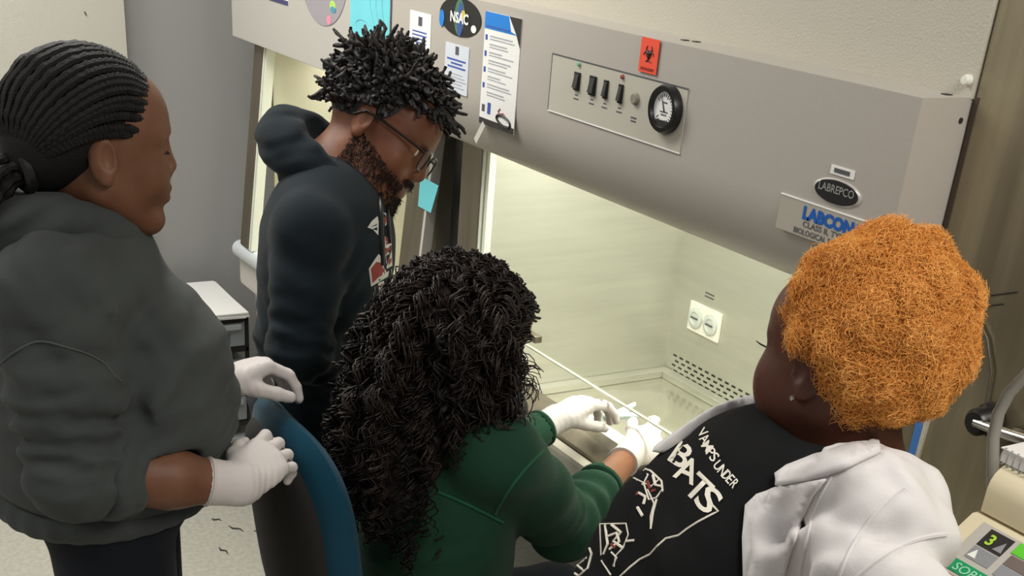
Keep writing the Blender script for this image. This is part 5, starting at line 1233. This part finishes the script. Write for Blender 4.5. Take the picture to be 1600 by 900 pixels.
    flap([V(0.296, -0.285, 1.437), V(0.284, -0.316, 1.427), V(0.266, -0.360, 1.410), V(0.255, -0.391, 1.397), V(0.252, -0.405, 1.387), V(0.260, -0.406, 1.374), V(0.277, -0.371, 1.382), V(0.292, -0.330, 1.399), V(0.306, -0.286, 1.422)], 'collar', .010, .006)
    def seam(pts, r, nm='coat_seam'):
        d = Vector(dv); o = []
        pts = [np.array(p) for p in pts]
        for i in range(24):
            t = i/23; n = len(pts)-1; b = sum(math.comb(n, k)*t**k*(1-t)**(n-k)*pts[k] for k in range(n+1))
            d = (Vector(b)-STAND).normalized(); h = cb.ray_cast(Vector(b)-d*.5, d, 2.)
            if h[0] is not None: o.append(h[0]-d*r*.1)
        if len(o) > 3: mb = MB(); mb.tube(o, r, 6); mb.build(nm, q['WC'], ct, True)
    seam([V(0.290, -0.344, 1.389), V(0.294, -0.378, 1.348), V(0.312, -0.386, 1.313), V(0.325, -0.403, 1.274)], .0022); seam([V(0.341, -0.269, 1.384), V(0.333, -0.311, 1.354), V(0.339, -0.339, 1.317), V(0.350, -0.361, 1.277)], .0022); seam([V(0.393, -0.234, 1.336), V(0.371, -0.275, 1.331), V(0.362, -0.314, 1.305), V(0.360, -0.343, 1.279)], .003)
    PK = MB(); h = cb.ray_cast(Vector(V(0.625, -0.735, 1.528))-Vector(dv)*.2, Vector(dv), 2.)
orange_details()

# ------------------------------------------------------------------ office chair
TEAL = cloth('teal_upholstery', rgb(20, 68, 88), .08, bump=.15, sheen=.1, rough=.5)
SHELL = mat('charcoal_back_shell', rgb(38, 35, 33), .85, bump=.2, bscale=300)
def pillow(name, c, a, b, t, bend, m, par, n=3.2, flat=0., lean=.12):
    A, Rr = 64, 14; vs = []; fs = []
    for side in (1, -1):
        for i in range(Rr+1):
            r = i/Rr
            for j in range(A):
                th = 2*math.pi*j/A; cx, sz = math.cos(th), math.sin(th)
                x = a*r*np.sign(cx)*abs(cx)**(2/n); z = b*r*np.sign(sz)*abs(sz)**(2/n)
                y = bend*(x*x/(a*a))+side*t*math.sqrt(max(0, 1-r**4))*(1 if side > 0 else 1-flat)-lean*z
                vs.append((c[0]+x, c[1]+y, c[2]+z))
    o2 = (Rr+1)*A
    for side in (0, 1):
        for i in range(Rr):
            for j in range(A):
                k = (j+1) % A; qd = (side*o2+i*A+j, side*o2+(i+1)*A+j, side*o2+(i+1)*A+k, side*o2+i*A+k)
                fs.append(qd if side else qd[::-1])
    return link(name, mesh_np(name, np.array(vs), np.array(fs)), m, par)
cx, cy = -.63, -.69
chr_ = thing('office_chair', 'teal upholstered office chair with dark back shell held by gloved hands', 'chair', (cx, cy+.25, 0))
pillow('backrest', (cx, cy, .94), .203, .235, .040, .03, TEAL, chr_)
pillow('back_shell', (cx-.005, cy-.026, .925), .178, .210, .032, .03, SHELL, chr_)
MB().tube([(cx, cy-.02, .80), (cx, cy+.0, .62), (cx, cy+.04, .40), (cx, cy+.16, .355)], .022, 10).build('back_bar', BLACKP, chr_, True)
s_ = SDF(); s_.bx((cx, cy+.27, .405), (.235, .225, .04), None, .035, .01); link('seat', s_.mesh('seat', .008), TEAL, chr_)
MB().box((cx-.12, cy+.16, .34), (cx+.12, cy+.38, .366), .01).build('seat_plate', BLACKP, chr_)
MB().tube([(cx, cy+.27, .08), (cx, cy+.27, .345)], .026, 16).build('gas_column', BLACKP, chr_, True)
for k in range(5):
    a = 2*math.pi*k/5+.3; d = V(math.cos(a), math.sin(a), 0); b = V(cx, cy+.27, .09)
    MB().tube([b, b+d*.14+V(0, 0, -.005), b+d*.28+V(0, 0, -.02)], [.022, .018, .014], 8).build('base_leg', BLACKP, chr_, True)
    e = b+d*.28; MB().lathe([(0, -.02), (.024, -.02), (.026, 0), (.024, .02), (0, .02)], V(e[0], e[1], .0262), (-d[1], d[0], 0), 16).build('caster', BLACKP, chr_, True)

# ------------------------------------------------------------------ things in the chamber
wr = SDF(); a = V(-0.898, 0.196, 0.920)
rg_ = np.random.default_rng(2)
for k in range(7):
    p0 = V(-0.924, 0.226, 0.906)+rg_.normal(size=3)*.006; p1 = V(-0.894, 0.280, 0.913)+rg_.normal(size=3)*.014; wr.rc(p0, p1, .009, .004, .004)
w_ = link('plastic_wrapper', wr.mesh('plastic_wrapper', .003, pad=.015), mat('pale_blue_film', rgb(196, 222, 226), .25, col2=rgb(226, 236, 236), vscale=60), None)
tag(w_, 'crumpled pale blue plastic wrapper by the left glove', 'wrapper')
pk = MB()
for k in range(4): pk.box((-1.36+.02*k, .30+.035*k, .7355+.0012*k), (-1.08+.02*k, .335+.035*k, .7385+.0012*k), .0008)
tag(pk.build('paper_packets', PAPER), 'white sterile paper packets lying on the steel tray', 'packets')
